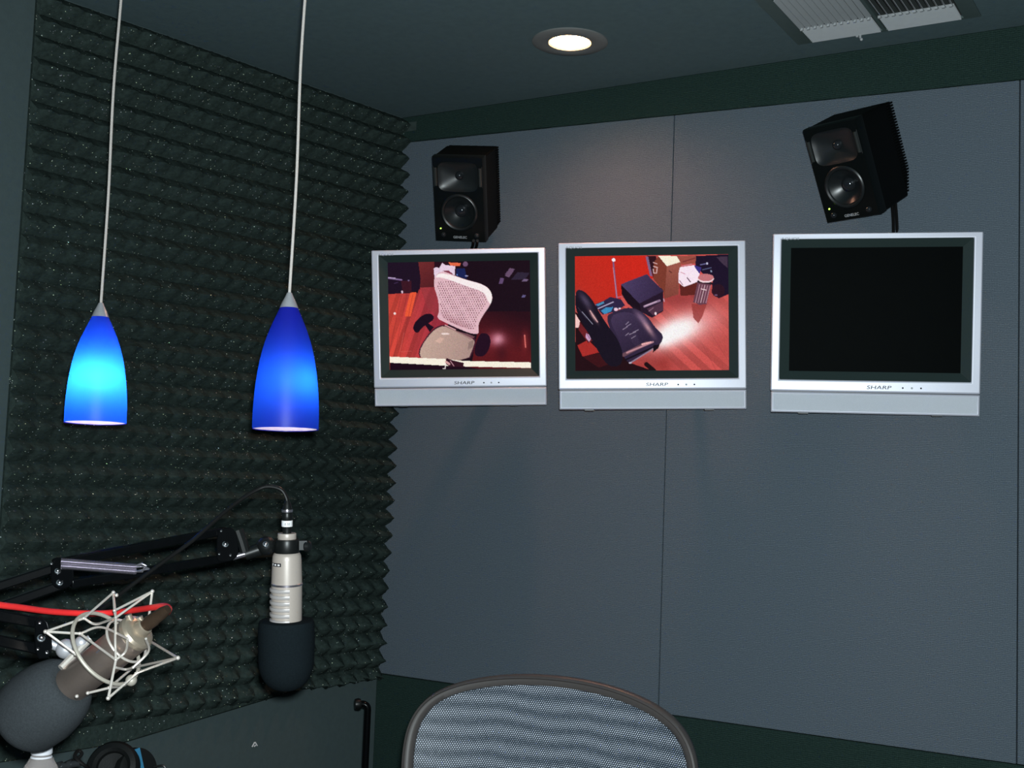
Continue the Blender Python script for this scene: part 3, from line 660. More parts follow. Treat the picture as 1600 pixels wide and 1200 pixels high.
# ------------------------------------------------------------------ televisions
TW, TH, TD = .49, .44, .055
SW, SH = .402, .304; SZ = .034          # screen size and the height of its centre above the middle
def television(loc, rot, label, pic, seam):
    t = thing('television', label, 'television', loc, rotm(*rot), 'flat televisions on the fabric wall')
    hx, z1 = TW/2, TH/2; zb = -TH/2 + .052           # bottom of the frame, above the speaker bar
    bx0, bx1, bz0, bz1 = -SW/2-.023, SW/2+.023, SZ-SH/2-.021, SZ+SH/2+.020
    # silver frame: flat ring with depth
    mb = MB(); O = [(-hx, zb), (hx, zb), (hx, z1), (-hx, z1)]; I = [(bx0, bz0), (bx1, bz0), (bx1, bz1), (bx0, bz1)]
    vs = [(x, 0, z) for x, z in O] + [(x, -.001, z) for x, z in I] + [(x, TD, z) for x, z in O] + [(x, .012, z) for x, z in I]
    fs = [(i, (i+1) % 4, 4+(i+1) % 4, 4+i) for i in range(4)] + [(i, 8+i, 8+(i+1) % 4, (i+1) % 4) for i in range(4)] + [(4+i, 4+(i+1) % 4, 12+(i+1) % 4, 12+i) for i in range(4)] + [(8+i, 12+i, 12+(i+1) % 4, 8+(i+1) % 4) for i in range(4)]
    mb.add(vs, fs); fr = fixn(mb.build('frame', M_silver, t, bevel=.0035, seg=3))
    # dark sloping bezel
    mb = MB(); Jn = [(-SW/2, SZ-SH/2), (SW/2, SZ-SH/2), (SW/2, SZ+SH/2), (-SW/2, SZ+SH/2)]
    vs = [(x, .0015, z) for x, z in I] + [(x, .0145, z) for x, z in Jn] + [(x, .018, z) for x, z in I] + [(x, .018, z) for x, z in Jn]
    mb.add(vs, [(i, (i+1) % 4, 4+(i+1) % 4, 4+i) for i in range(4)] + [(i, 8+i, 8+(i+1) % 4, (i+1) % 4) for i in range(4)] + [(4+i, 4+(i+1) % 4, 12+(i+1) % 4, 12+i) for i in range(4)] + [(8+i, 12+i, 12+(i+1) % 4, 8+(i+1) % 4) for i in range(4)])
    fixn(mb.build('bezel', M_bezel, t))
    # screen
    if pic is None:
        o = MB().box((-SW/2, .0146, SZ-SH/2), (SW/2, .022, SZ+SH/2)).build('screen', M_scroff, t); o['label'] = 'dark switched-off screen'
    else:
        nx, ny = pic.nx, pic.ny
        me = bpy.data.meshes.new('screen')
        jj, ii = np.mgrid[0:ny, 0:nx]
        V = np.stack([-SW/2+SW*ii/(nx-1), np.full(ii.shape, .0146), SZ+SH/2-SH*jj/(ny-1)], -1).reshape(-1, 3)
        k = (jj[:-1, :-1]*nx+ii[:-1, :-1]).ravel(); Fq = np.stack([k, k+nx, k+nx+1, k+1], -1)
        me.from_pydata(V.tolist(), [], Fq.tolist())
        at_ = me.color_attributes.new('picture', 'FLOAT_COLOR', 'POINT')
        cc = np.ones((nx*ny, 4)); cc[:, :3] = srgb(pic.C.reshape(-1, 3)); at_.data.foreach_set('color', cc.ravel())
        me.materials.append(M_screen); o = bpy.data.objects.new('screen', me); COL.objects.link(o); o.parent = t
        me.update()
    # speaker bar with a recessed grille
    z0 = -TH/2; zt = zb-.0016
    sbx0 = -hx+.002; sbx1 = hx-.001
    mb = MB(); O = [(sbx0, z0), (sbx1, z0), (sbx1, zt), (sbx0, zt)]; I = [(sbx0+.005, z0+.005), (sbx1-.005, z0+.005), (sbx1-.005, zt-.005), (sbx0+.005, zt-.005)]
    vs = [(x, 0, z) for x, z in O] + [(x, -.0025, z) for x, z in I] + [(x, TD-.01, z) for x, z in O] + [(x, .004, z) for x, z in I]
    mb.add(vs, fs); sb = fixn(mb.build('speaker_bar', M_silver, t, bevel=.0012))
    fixn(MB().box((sbx0+.004, .0008, z0+.004), (sbx1-.004, .006, zt-.004)).build('grille', M_grille, sb))
    fixn(MB().box((-hx+.004, .02, z0+.006), (hx-.004, TD+.004, z1-.01)).build('rear_housing', M_black, t, bevel=.006))
    fixn(MB().box((-hx+.004, .004, zb-.003), (hx-.004, .02, zb+.002)).build('gap_strip', M_black, t))
    T = Matrix.Translation
    text('SHARP', .0125, 'brand_lettering', M_dark_letter, t, T(Vector((.012, -.0032, zb+.0125))), sx=1.55, shear=.12)
    text('AQUOS', .0085, 'series_lettering', M_grey_letter, t, T(Vector((-hx+.042, -.0022, z1-.0130))), sx=1.5)
    for k in range(3):
        MB().lathe([(.0022 if k != 1 else .0030, 0), (.0020, .003)], (.068+k*.021, .001, zb+.0125), (0, -1, 0), 14).build('button', M_dark_letter if k != 1 else M_letter, t)
    # mount: tilting head, folding arm and wall plate, built in world space
    bpy.context.view_layer.update()
    Mw = t.matrix_basis
    hp = Mw @ Vector((0, TD+.004, -.01)); hq = Mw @ Vector((0, TD+.034, -.01))
    mb = MB(); mb.bar(hp, hq, .10, .10); mb.cyl(hq + Vector((0,0,-.05)), hq + Vector((0,0,.05)), .012)
    wx = hq.x + .05 if seam is None else seam
    mb.bar(hq, (wx, -.012, hq.z), .018, .045)
    mb.box((wx-.05, -.014, hq.z-.07), (wx+.05, -.0008, hq.z+.07))
    mb.build('wall_mount', M_blackm, t, world=True)
    # mount rails just below the bottom edge
    for x in (-.165, .15): MB().box((x-.012, .02, z0-.0035), (x+.012, .045, z0+.008)).build('mount_bracket', M_black, t)
    return t
television((.4687, -.3128, 1.8351), (.4784, .1381, -.0418), 'silver flat television nearest the foam wall, showing a pale mesh office chair', picture_one(), None)
television((1.0274, -.2413, 1.8321), (.4551, .0671, -.0353), 'middle silver flat television showing a black leather chair and red couch', picture_two(), None)
television((1.5905, -.1802, 1.8258), (.3122, .1003, -.0012), 'silver flat television with a dark switched-off screen', None, None)

# ------------------------------------------------------------------ loudspeakers
def loudspeaker(loc, rot, label, wallpt):
    t = thing('loudspeaker', label, 'loudspeaker', loc, rotm(*rot), 'small black studio loudspeakers above the televisions')
    w, h, d = .151/2, .247/2, .191
    # cabinet: rounded box, and a finned rear
    o = MB().box((-w, .032, -h), (w, d-.03, h)).build('cabinet', M_cab, t, bevel=.006, seg=3); fixn(o)
    mb = MB(); n = 32
    for k in range(n):
        z = -h+.014 + (2*h-.022)*k/(n-1); mb.box((-w+.004, d-.032, z-.0020), (w-.001+.0022, d+.001, z+.0020))
    mb.box((-w+.003, d-.032, -h+.006), (w-.003, d-.006, h-.004))
    mb.build('heat_sink', M_cab, t)
    # front baffle with openings for horn and woofer: grid of rings
    def recess(mb, cx, cz, r0, depth_prof, n=40):
        mb.lathe([(r, -dd) for r, dd in depth_prof], (cx, 0, cz), (0, -1, 0), n)
    mb = MB()
    # baffle as plate pieces around the two openings
    zc, rw = -.038, .055; zt = .066
    def plate(x0, x1, z0, z1, cx, cz, fx, fz, sup):
        n = 48; ring = []; outer = []
        for k in range(n):
            t_ = 2*PI*k/n; c, s_ = math.cos(t_), math.sin(t_)
            q = (abs(c)**sup + abs(s_)**sup)**(-1/sup); ring.append((cx+fx*c*q, 0, cz+fz*s_*q))
            L_ = min((x1-cx)/c if c > 1e-6 else (x0-cx)/c if c < -1e-6 else 9, (z1-cz)/s_ if s_ > 1e-6 else (z0-cz)/s_ if s_ < -1e-6 else 9); outer.append((cx+c*L_, 0, cz+s_*L_))
        # snap corners
        for ccx, ccz in ((x0,z0),(x1,z0),(x0,z1),(x1,z1)):
            k = min(range(n), key=lambda i: (outer[i][0]-ccx)**2+(outer[i][2]-ccz)**2); outer[k] = (ccx, 0, ccz)
        inner = [(x, .006, z) for x, _, z in ring]
        mb.add(ring+outer+inner, [(k, (k+1) % n, n+(k+1) % n, n+k) for k in range(n)] + [(k, 2*n+k, 2*n+(k+1) % n, (k+1) % n) for k in range(n)])
    zs = .0195+.002
    plate(-w+.002, w-.002, -h+.002, zs-.003, 0, zc, rw+.001, rw+.001, 2)
    plate(-w+.002, w-.002, zs-.003, h-.002, 0, zt, .0595, .043, 5)
    for p, q in (((-w+.002, 0), (-w+.002, 0)),): pass
    mb.add([(-w+.002,0,-h+.002),(w-.002,0,-h+.002),(w-.002,0,h-.002),(-w+.002,0,h-.002),(-w,.006,-h),(w,.006,-h),(w,.006,h),(-w,.006,h),(-w,.036,-h),(w,.036,-h),(w,.036,h),(-w,.036,h)], [(0,4,5,1),(1,5,6,2),(2,6,7,3),(3,7,4,0),(4,8,9,5),(5,9,10,6),(6,10,11,7),(7,11,8,4)])
    b = mb.build('front_baffle', M_baffle, t); fixn(b)
    # waveguide: superellipse blending to a circle around the tweeter
    mb = MB(); n = 48; rows = 8; vs = []; fs = []
    for j in range(rows+1):
        f_ = j/rows; sup = 5*(1-f_)**2+2*(1-(1-f_)**2); fx = .0595*(1-f_)+.0125*f_; fz = .043*(1-f_)+.0125*f_; y = .001+.016*(f_**.7)
        for k in range(n):
            t_ = 2*PI*k/n; c, s_ = math.cos(t_), math.sin(t_); q = (abs(c)**sup+abs(s_)**sup)**(-1/sup); vs.append((fx*c*q, y, zt+fz*s_*q))
    for j in range(rows):
        for k in range(n): fs.append((j*n+k, j*n+(k+1) % n, (j+1)*n+(k+1) % n, (j+1)*n+k))
    mb.add(vs, fs); fixn(mb.build('waveguide', noisy(mat('waveguide_satin', (.010, .013, .014), .36), 100, .15), t, smooth=60))
    MB().lathe([(.0125, -.017), (.0115, -.013), (.008, -.009), (.004, -.0072), (.0001, -.0068)], (0, 0, zt), (0, -1, 0), 28).build('tweeter', M_dome, t)
    # port slots each side of the tweeter
    for sx in (-1, 1):
        MB().tube([(sx*.066, -.0006, zt-.026), (sx*.066, -.0006, zt+.026)], .0048, 12).build('port_slot', M_duct, t)
        mb = MB(); mb.tube([(sx*.0715, .0, zt-.03), (sx*.0715, -.001, zt+.03)], .0011, 8); mb.build('port_rim', M_cone, t)
    # woofer: surround roll, cone, dust cap
    wf = MB().lathe([(rw, .001), (rw-.002, .003), (rw-.005, .004), (rw-.009, .002), (rw-.011, -.002)], (0, 0, zc), (0, -1, 0), 48, cap=False).build('woofer', M_cone, t)
    MB().lathe([(rw-.010, -.002), (.030, -.015), (.018, -.021)], (0, 0, zc), (0, -1, 0), 48, cap=False).build('cone', M_cone, wf)
    MB().lathe([(.019, -.022), (.017, -.015), (.012, -.010), (.006, -.008), (.0001, -.0075)], (0, 0, zc), (0, -1, 0), 32).build('dust_cap', M_dome, wf)
    for sx in (-1, 1): MB().lathe([(.008, 0), (.008, .002), (.006, .005), (.003, .0068), (.0001, .0072)], (sx*.050, 0, -h+.0185), (0, -1, 0), 24).build('knob', M_dome, t)
    MB().lathe([(.0022, 0), (.0020, .002), (.0001, .003)], (-.0575, 0, -h+.037), (0, -1, 0), 12).build('power_light', M_led, t)
    text('GENELEC', .0098, 'brand_lettering', M_letter, t, Matrix.Translation(Vector((.0, -.0008, -h+.012))), sx=1.0)
    # bracket from the underside/back to the wall, plus the two leads
    Mw = t.matrix_basis
    q0 = Mw @ Vector((-.035, d, -.03)); mb = MB(); wy = -.0008
    mb.tube([q0, (q0.x, wy-.004, q0.z)], .014, 14); mb.lathe([(.026, 0), (.026, .008), (.022, .011)], (q0.x, wy, q0.z), (0, -1, 0), 28); mb.build('wall_bracket', M_blackm, t, world=True)
    mb = MB()
    for k, (a, b_) in enumerate(wallpt):
        mb.tube(catmull([Vector(x) for x in (a, b_)] if False else [Vector(a), (Vector(a)+Vector(b_))/2 + Vector((0, .004, 0)), Vector(b_)], 6), .0042, 8)
    mb.build('lead', M_cable, t, world=True)
    return t
def spk_cables(pairs, d0, d1): return [(at(x0, y0, d0), at(x1, y1, d1)) for (x0, y0, x1, y1) in pairs]
loudspeaker((.4229, -.2725, 2.2128), (.3131, .467, .0464), 'black loudspeaker tilted down above the television showing the mesh chair', spk_cables([(740,376,735,392),(746,376,741,392)], 3.42, 3.56))
loudspeaker((1.4979, -.168, 2.2109), (-.2708, .4846, -.02), 'black loudspeaker leaning over above the switched-off television', spk_cables([(1394,318,1396,372),(1399,316,1402,372)], 3.09, 3.13))

# ------------------------------------------------------------------ pendant lamps
def pendant(top_px, bot_px, d, dia, hgt, label, cord_px, bulb, power):
    pb = at(*bot_px, d)                 # centre of the bottom opening
    t = thing('pendant_lamp', label, 'pendant lamp', pb, Matrix.Rotation(math.radians(-1.6), 4, FWD) @ Matrix.Rotation(math.radians(-1.9), 4, RGT), 'blue glass pendant lamps')
    R = dia/2
    prof = [(1.0, 0), (1.0, .10), (.985, .22), (.94, .38), (.855, .54), (.72, .70), (.52, .85), (.27, 1.0)]
    n = 14; P = []
    for i in range(len(prof)-1):
        for k in range(4): t_ = k/4; P.append(tuple(np.array(prof[i])*(1-t_)+np.array(prof[i+1])*t_))
    P.append(prof[-1]); a = np.array(P)
    for _ in range(3): a[1:-1] = (a[:-2]+a[1:-1]*2+a[2:])/4
    a[0] = (1.0, 0)
    MB().lathe([(r*R, z*hgt) for r, z in a], n=56, cap=False).build('glass_shade', M_shade, t, smooth=60)
    MB().lathe([(R-.0022, .0012), (R-.0022, .0028), (.0001, .0028), (.0001, .0012), (R-.0022, .0012)], n=56).build('added_glow_disc', M_glow_disc, t, smooth=60)  # disc added so the lit opening shows bright from below
    zt = hgt
    MB().lathe([(.27*R+.001, zt-.001), (.27*R, zt+.002), (.0125*1, zt+.010), (.0075, zt+.020), (.0045, zt+.027), (.002, zt+.028)], n=32).build('metal_cap', M_nickel, t)
    mb = MB(); bz = hgt*bulb[2]; c = Vector((bulb[0], bulb[1], bz))
    mb.sph(c, .0175, 20, (1, 1, 1.5)); mb.v = mb.v
    bo = mb.build('bulb', power, t)
    MB().cyl((c.x*.6, c.y*.6, bz+.02), (0, 0, hgt), .009).build('bulb_socket', M_white, t)
    # cord, slightly wavy, up to the ceiling canopy
    top = t.matrix_basis @ Vector((0, 0, hgt+.027)); H_ = CEIL - top.z
    pts = [top]
    for fz, dx in cord_px: pts.append(top + RGT*dx + Vector((0, 0, H_*fz)))
    pts = catmull(pts, 10)
    MB().tube(pts, .0027, 8).build('cord', M_cord, t, world=True)
    ct = pts[-1]
    MB().lathe([(.055, -.001), (.055, -.006), (.045, -.018), (.012, -.026), (.004, -.03)], (ct.x, ct.y, CEIL), (0, 0, 1), 32).build('ceiling_canopy', M_nickel, t, world=True)
    return t
M_pb1 = emis('lit_pendant_bulb_bright', (1, .93, .80), 125.0); M_pb2 = emis('lit_pendant_bulb_dim', (1, .93, .80), 26.0)
pendant(None, (149, 661), 2.34, .1145, .207, 'smaller blue glass pendant lamp, left of the pair, glowing cyan in the middle', [(.25, .001), (.5, -.002), (.75, .002), (1, .0)], (.010, -.010, .40), M_pb1)
pendant(None, (446, 671), 2.16, .1165, .219, 'larger deep blue glass pendant lamp on a silver cord above the hanging microphone', [(.25, .002), (.5, -.001), (.75, .002), (1, .0)], (.022, -.003, .37), M_pb2)

# ------------------------------------------------------------------ desk under the microphones
DZ = .80
dk = thing('desk', 'dark studio desk below the microphones, out of frame', 'desk', (.75, -2.2, 0))
DL = [(.20, -1.62), (1.0, -1.42), (1.28, -1.95), (1.15, -3.0), (-.20, -3.0), (-.1, -1.9)]
mb = MB(); n = len(DL)
mb.add([(x, y, DZ-.035) for x, y in DL] + [(x, y, DZ) for x, y in DL], [tuple(range(n))[::-1], tuple(range(n, 2*n))] + [(i, (i+1) % n, n+(i+1) % n, n+i) for i in range(n)])
fixn(mb.build('desk_top', M_desk, dk, world=True, bevel=.004))
for x, y in ((.24, -1.72), (.98, -1.55), (1.06, -2.9), (-.1, -2.9)):
    MB().box((x-.025, y-.025, .0005), (x+.025, y+.025, DZ-.035)).build('leg', M_desk, dk, world=True)

# ------------------------------------------------------------------ boom arms and microphones
def bolt(mb, c, r, ax, h=.004): mb.lathe([(r, 0), (r, h*.2), (r*.9, h*.5), (r*.62, h*.55), (r*.62, h*.8), (r*.45, h*1.1), (r*.2, h*1.3), (.0001, h*1.35)], c, Vector(ax)+UPV*.55+RGT*.2, 12)
TOCAM = lambda p: (CAM - p).normalized()

def boom_far():
    base = Vector((.18, -2.05, DZ))
    t = thing('microphone_boom_arm', 'black jointed boom arm with chrome springs holding the pale grey microphone', 'boom arm', base)
    el = at(92, 897, 1.88); hd = at(357, 852, 2.08)
    root = at(-330, 1040, 1.72)                    # lower joint, left of the frame
    base2 = Vector((root.x, root.y, DZ))
    m = MB(); m.lathe([(.04, .0005), (.04, .012), (.02, .02), (.016, .05), (.012, .06)], base2, (0,0,1), 24); m.cyl(base2+Vector((0,0,.05)), root, .011)
    m.build('riser_post', M_blackm, t, world=True)
    # lower rods
    for (ax, ay, bx, by, w) in ((-330,1022,95,884,.0135), (-330,1062,104,911,.0135)):
        m = MB(); m.bar(at(ax, ay, 1.73), at(bx, by, 1.885), w, w, UPV); m.build('lower_rod', M_blackm, t, world=True, bevel=.002)
    # upper rods
    for (ax, ay, bx, by) in ((95,879,352,829), (110,912,352,872)):
        m = MB(); m.bar(at(ax, ay, 1.89), at(bx, by, 2.08), .0135, .0135, UPV); m.build('upper_rod', M_blackm, t, world=True, bevel=.002)
    # elbow plates
    def plate(pts, d, th, name):
        f_ = [at(x, y, d-th/2) for x, y in pts]; b_ = [at(x, y, d+th/2) for x, y in pts]; n = len(pts)
        m = MB(); m.add(f_+b_, [tuple(range(n))[::-1], tuple(range(n, 2*n))] + [(i, (i+1) % n, n+(i+1) % n, n+i) for i in range(n)])
        return fixn(m.build(name, M_blackm, t, world=True, bevel=.0015))
    def rnd(pts, k=2):
        Q = [np.array(p, float) for p in pts]
        for _ in range(k):
            R = []
            for i in range(len(Q)): a, b = Q[i], Q[(i+1) % len(Q)]; R += [a*.8+b*.2, a*.2+b*.8]
            Q = R
        return [tuple(q) for q in Q]
    plate(rnd([(79,874),(92,870),(104,874),(114,884),(116,905),(108,918),(92,921),(80,914)]), 1.885, .030, 'elbow_plate')
    plate(rnd([(339,830),(352,825),(364,824),(371,842),(373,866),(364,876),(345,879),(338,874)]), 2.075, .030, 'head_plate')
    m = MB(); fr = 1.885-.0155
    for x, y, r in ((80.5,881,.0022),(90,893,.0052),(93,911,.0055)): bolt(m, at(x, y, fr), r, TOCAM(at(x, y, fr)), .004)
    m.build('elbow_bolt', M_steel, t, world=True)
    m = MB(); fr = 2.075-.0155
    for x, y, r in ((345.5,830,.0020),(352,851,.0058),(342.5,866,.0020),(360,868,.0022)): bolt(m, at(x, y, fr), r, TOCAM(at(x, y, fr)), .004)
    m.build('head_bolt', M_steel, t, world=True)
    # pair of chrome springs
    for off in (0, 7.0):
        a, b = at(95, 877+off, 1.862), at(213, 886+off, 1.90); L_ = (b-a).length; n = 46; pr = []
        for k in range(n*4): z = L_*k/(n*4-1); pr.append((.0050+.0010*math.cos(2*PI*k/4), z))
        m = MB(); m.lathe(pr, a, b-a, 14); m.tube([b, at(223, 885+off*.8, 1.905), at(233, 889, 1.91)], .0016, 8); m.build('spring', M_chrome, t, world=True)
    m = MB(); m.tube([at(213,884,1.898), at(222,880,1.9), at(228,884,1.9), at(222,893,1.9), at(214,893,1.9)], .0018, 8); m.build('spring_hook', M_chrome, t, world=True)
    # swivel head to the microphone clamp
    m = MB(); m.cyl(at(363,871,2.08), at(391,863,2.09), .0052); m.build('swivel_rod', M_chrome, t, world=True)
    m = MB(); m.cyl(at(383,866,2.09), at(424,852,2.10), .0105, .0125); m.sph(at(416,853,2.095), .0165); m.build('swivel_joint', M_black, t, world=True)
    m = MB(); p = at(415,851,2.0795); bolt(m, p, .0055, TOCAM(p), .004); m.build('swivel_screw', M_steel, t, world=True)
    m = MB(); m.tube([at(372,828,2.085), at(378,845,2.085), at(383,862,2.085)], .009, 10); m.build('friction_knob', M_black, t, world=True)
    return t
boom_far()

def mic_far():
    d = 2.10; tail = at(448.5, 833, d); head = at(447, 1078, d)
    ax = (head-tail).normalized(); Lt = (head-tail).length; px = Lt/245   # metres per photo pixel along the body
    t = thing('broadcast_microphone', 'pale grey broadcast microphone with ribbed body and black windscreen, hanging from a boom arm', 'microphone', tail)
    side = RGT
    z = lambda y: (y-833)*px
    R = .0253
    m = MB(); m.lathe([(.0155, z(833)), (.0160, z(834)), (.0160, z(842)), (.0155, z(843))], tail, ax, 32)
    m.lathe([(.014, z(843)), (.0200, z(863)), (.0225, z(864.5)), (.0243, z(868)), (.0250, z(874)), (.0262, z(905)), (.0264, z(911)), (.0255, z(912)), (.0255, z(914)), (.0264, z(915)), (.0262, z(972)), (.02, z(974))], tail, ax, 48)
    m.build('body', M_micgrey, t, world=True)
    m = MB(); m.lathe([(.0258, z(910.6)), (.0272, z(911.4)), (.0272, z(914)), (.0258, z(915))], tail, ax, 48); m.build('chrome_band', M_chrome, t, world=True)
    # ribbed variable-d ports on the side seen to the left
    bx = UPV.cross(ax).normalized() if False else side
    fwd = TOCAM(tail); fwd = (fwd - ax*fwd.dot(ax)).normalized(); sd = (side - ax*side.dot(ax) - fwd*side.dot(fwd)).normalized()
    m = MB()
    for k in range(6):
        zc = z(921+k*9.6); n = 14; hh = z(833+6.2)
        vs = []; fs = []
        for j, (rr, zz_) in enumerate(((.0262, -hh/2), (.0288, -hh*.42), (.0292, -hh*.1), (.0284, hh*.35), (.0262, hh/2))):
            for i in range(n+1):
                th = math.radians(-108 + 118*i/n); vs.append(tail + ax*(zc+zz_) + (fwd*math.cos(th) + sd*math.sin(th))*rr)
        for j in range(4):
            for i in range(n): fs.append((j*(n+1)+i, j*(n+1)+i+1, (j+1)*(n+1)+i+1, (j+1)*(n+1)+i))
        m.add(vs, fs)
    fixn(m.build('port_ribs', noisy(mat('pale_ribs', (.42, .39, .38), .38, .15), 300, .05), t, world=True))
    # windscreen
    rw = .0478
    m = MB(); pr = [(.024, z(969)), (rw-.008, z(968)), (rw-.002, z(969.5)), (rw, z(974)), (rw+.0008, z(1000)), (rw, z(1030))]
    for k in range(1, 11): a = k/10*PI/2; pr.append((rw*math.cos(a)**.8 if k < 10 else .0001, z(1030)+(z(1079)-z(1030))*math.sin(a)))
    m.lathe(pr, tail, ax, 48); m.build('windscreen', M_wind2, t, world=True)
    # shock clamp ring
    m = MB(); m.lathe([(.0162, z(842)), (.0205, z(842.5)), (.0215, z(845)), (.0215, z(862)), (.0205, z(864)), (.0162, z(864))], tail, ax, 40)
    m.bar(tail+ax*z(852)+sd*.015, tail+ax*z(852)+sd*.034, .012, .016, UPV)
    m.build('clamp_ring', M_black, t, world=True)
    m = MB(); m.lathe([(.008, 0), (.0095, .002), (.0095, .008), (.007, .011), (.0001, .0115)], tail+ax*z(854)+sd*.030, (sd+fwd*.3), 20); m.build('clamp_knob', M_black, t, world=True)
    m = MB(); m.bar(tail+ax*z(852)-sd*.018, at(424, 852, 2.10), .012, .014, UPV); m.build('clamp_arm', M_black, t, world=True)
    # logo plate
    c = tail + ax*z(879.5) ; th = math.radians(-38); m = MB(); n = 8; vs = []
    for zz_ in (z(877.2), z(882.6)):
        for i in range(n+1): a = math.radians(-68 + 46*i/n); vs.append(tail + ax*zz_ + (fwd*math.cos(a)+sd*math.sin(a))*.0262)
    m.add(vs, [(i, i+1, n+2+i, n+1+i) for i in range(n)]); lg = fixn(m.build('logo_plate', M_dark_letter, t, world=True))
    m = MB()
    for a0, a1 in ((-51, -42), (-36, -27)):
        for zz0, zz1 in ((z(878.8), z(881.2)),):
            vs = [tail + ax*q + (fwd*math.cos(math.radians(a))+sd*math.sin(math.radians(a)))*.0266 for q in (zz0, zz1) for a in (a0, a1)]; m.add(vs, [(0,1,3,2)])
    vs = [tail + ax*q + (fwd*math.cos(math.radians(a))+sd*math.sin(math.radians(a)))*.0266 for q, a in ((z(878),-64),(z(878),-57),(z(882),-60),(z(882),-63))]; m.add(vs, [(0,1,2,3)])
    sub(m.build('logo_mark', M_white, t, world=True), lg)
    # connector and its cable
    t2 = thing('microphone_cable', 'black microphone cable looping up from the pale grey microphone', 'cable', tail)
    up = -ax
    m = MB(); m.lathe([(.0075, 0), (.0080, .004), (.0080, .022), (.0092, .024), (.0092, .030), (.0085, .036)], tail, up, 24); 
    m.lathe([(.0088, .034), (.0090, .036), (.0088, .042), (.0080, .044), (.0070, .048), (.0052, .053), (.0040, .056)], tail, up, 24); c_ = m.build('connector', M_black, t2, world=True)
    m = MB(); m.lathe([(.0096, .0365), (.0098, .0385), (.0096, .041)], tail, up, 24); m.build('connector_collar', M_chrome, t2, world=True)
    m = MB(); m.lathe([(.0093, .0115), (.0095, .012), (.0095, .0215), (.0093, .022)], tail, up, 24); lb = m.build('cable_label', M_white, t2, world=True)
    m = MB()
    for k, xx in enumerate((-.004, -.0022, .0005, .0018, .0038)): m.bar(tail+up*.0142+fwd*.0096+sd*xx, tail+up*.0188+fwd*.0096+sd*(xx+.0004), .0005, .0004, fwd)
    sub(m.build('label_marks', M_dark_letter, t2, world=True), lb)
    P = [tail+up*.050, at(447.5,778,2.10), at(439,765,2.10), at(420,760,2.095), at(402,765,2.09), at(370,785,2.07), at(335,814,2.04), at(300,845,2.01), at(262,873,1.98), at(225,900,1.95), at(188,928,1.92), at(168,945,1.90), at(140,957,1.87), at(100,959,1.84), at(50,955,1.80), at(0,950,1.76), at(-60,980,1.78), Vector((at(-110,1200,1.84).x, at(-110,1200,1.84).y, DZ+.01)), Vector((at(-110,1200,1.84).x-.1, at(-110,1200,1.84).y-.3, DZ+.006))]
    m = MB(); m.tube(catmull(P, 8), .0034, 10); m.build('cord', M_cable, t2, world=True)
mic_far()

def boom_near():
    ba = at(-300, 1100, 1.45); base = Vector((ba.x, ba.y, DZ))
    t = thing('microphone_boom_arm', 'black boom arm entering from the left edge, holding the spider-mounted microphone', 'boom arm', base)
    t.matrix_basis = Matrix.Translation(base)
    r1 = at(-300, 930, 1.44)
    m = MB(); m.lathe([(.04, .0005), (.04, .012), (.02, .02), (.016, .05), (.012, .06)], base, (0,0,1), 24); m.cyl(base+Vector((0,0,.05)), Vector((base.x, base.y, r1.z)), .011); m.build('riser_post', M_blackm, t, world=True)
    for (ax, ay, bx, by) in ((-300,905,64,974), (-300,936,60,1014)):
        m = MB(); m.bar(at(ax, ay, 1.45), at(bx, by, 1.66), .0145, .0145, UPV); m.build('rod', M_blackm, t, world=True, bevel=.002)
    f_ = []; pts = [(54,968),(64,962),(75,972),(80,990),(82,1012),(76,1028),(60,1030),(54,1015)]
    a = [at(x, y, 1.635) for x, y in pts]; b = [at(x, y, 1.668) for x, y in pts]; n = len(pts)
    m = MB(); m.add(a+b, [tuple(range(n))[::-1], tuple(range(n, 2*n))] + [(i, (i+1) % n, n+(i+1) % n, n+i) for i in range(n)]); fixn(m.build('joint_plate', M_blackm, t, world=True, bevel=.002))
    m = MB()
    for x, y, r in ((62,974,.002),(64,998,.0058),(59,1015,.002),(73,1020,.0022)): p = at(x, y, 1.634); bolt(m, p, r, TOCAM(p), .005)
    m.build('joint_bolt', M_steel, t, world=True)
    for (ax, ay, bx, by, q) in ((0,944,10,944,.0035),):
        m = MB(); m.sph(at(8, 945, 1.60), .0035); m.build('cable_clip', M_steel, t, world=True)
    m = MB(); m.cyl(at(78,1005,1.655), at(100,1013,1.66), .007); m.sph(at(103,1014,1.655), .0135, 24, (1,1,1)); m.build('ball_joint', M_nickel, t, world=True)
    m = MB(); m.cyl(at(107,1012,1.655), at(121,1006,1.655), .0065); m.sph(at(127,1004,1.655), .0092); m.cyl(at(127,1004,1.655), at(140,999,1.66), .006); m.build('swivel', M_nickel, t, world=True)
boom_near()

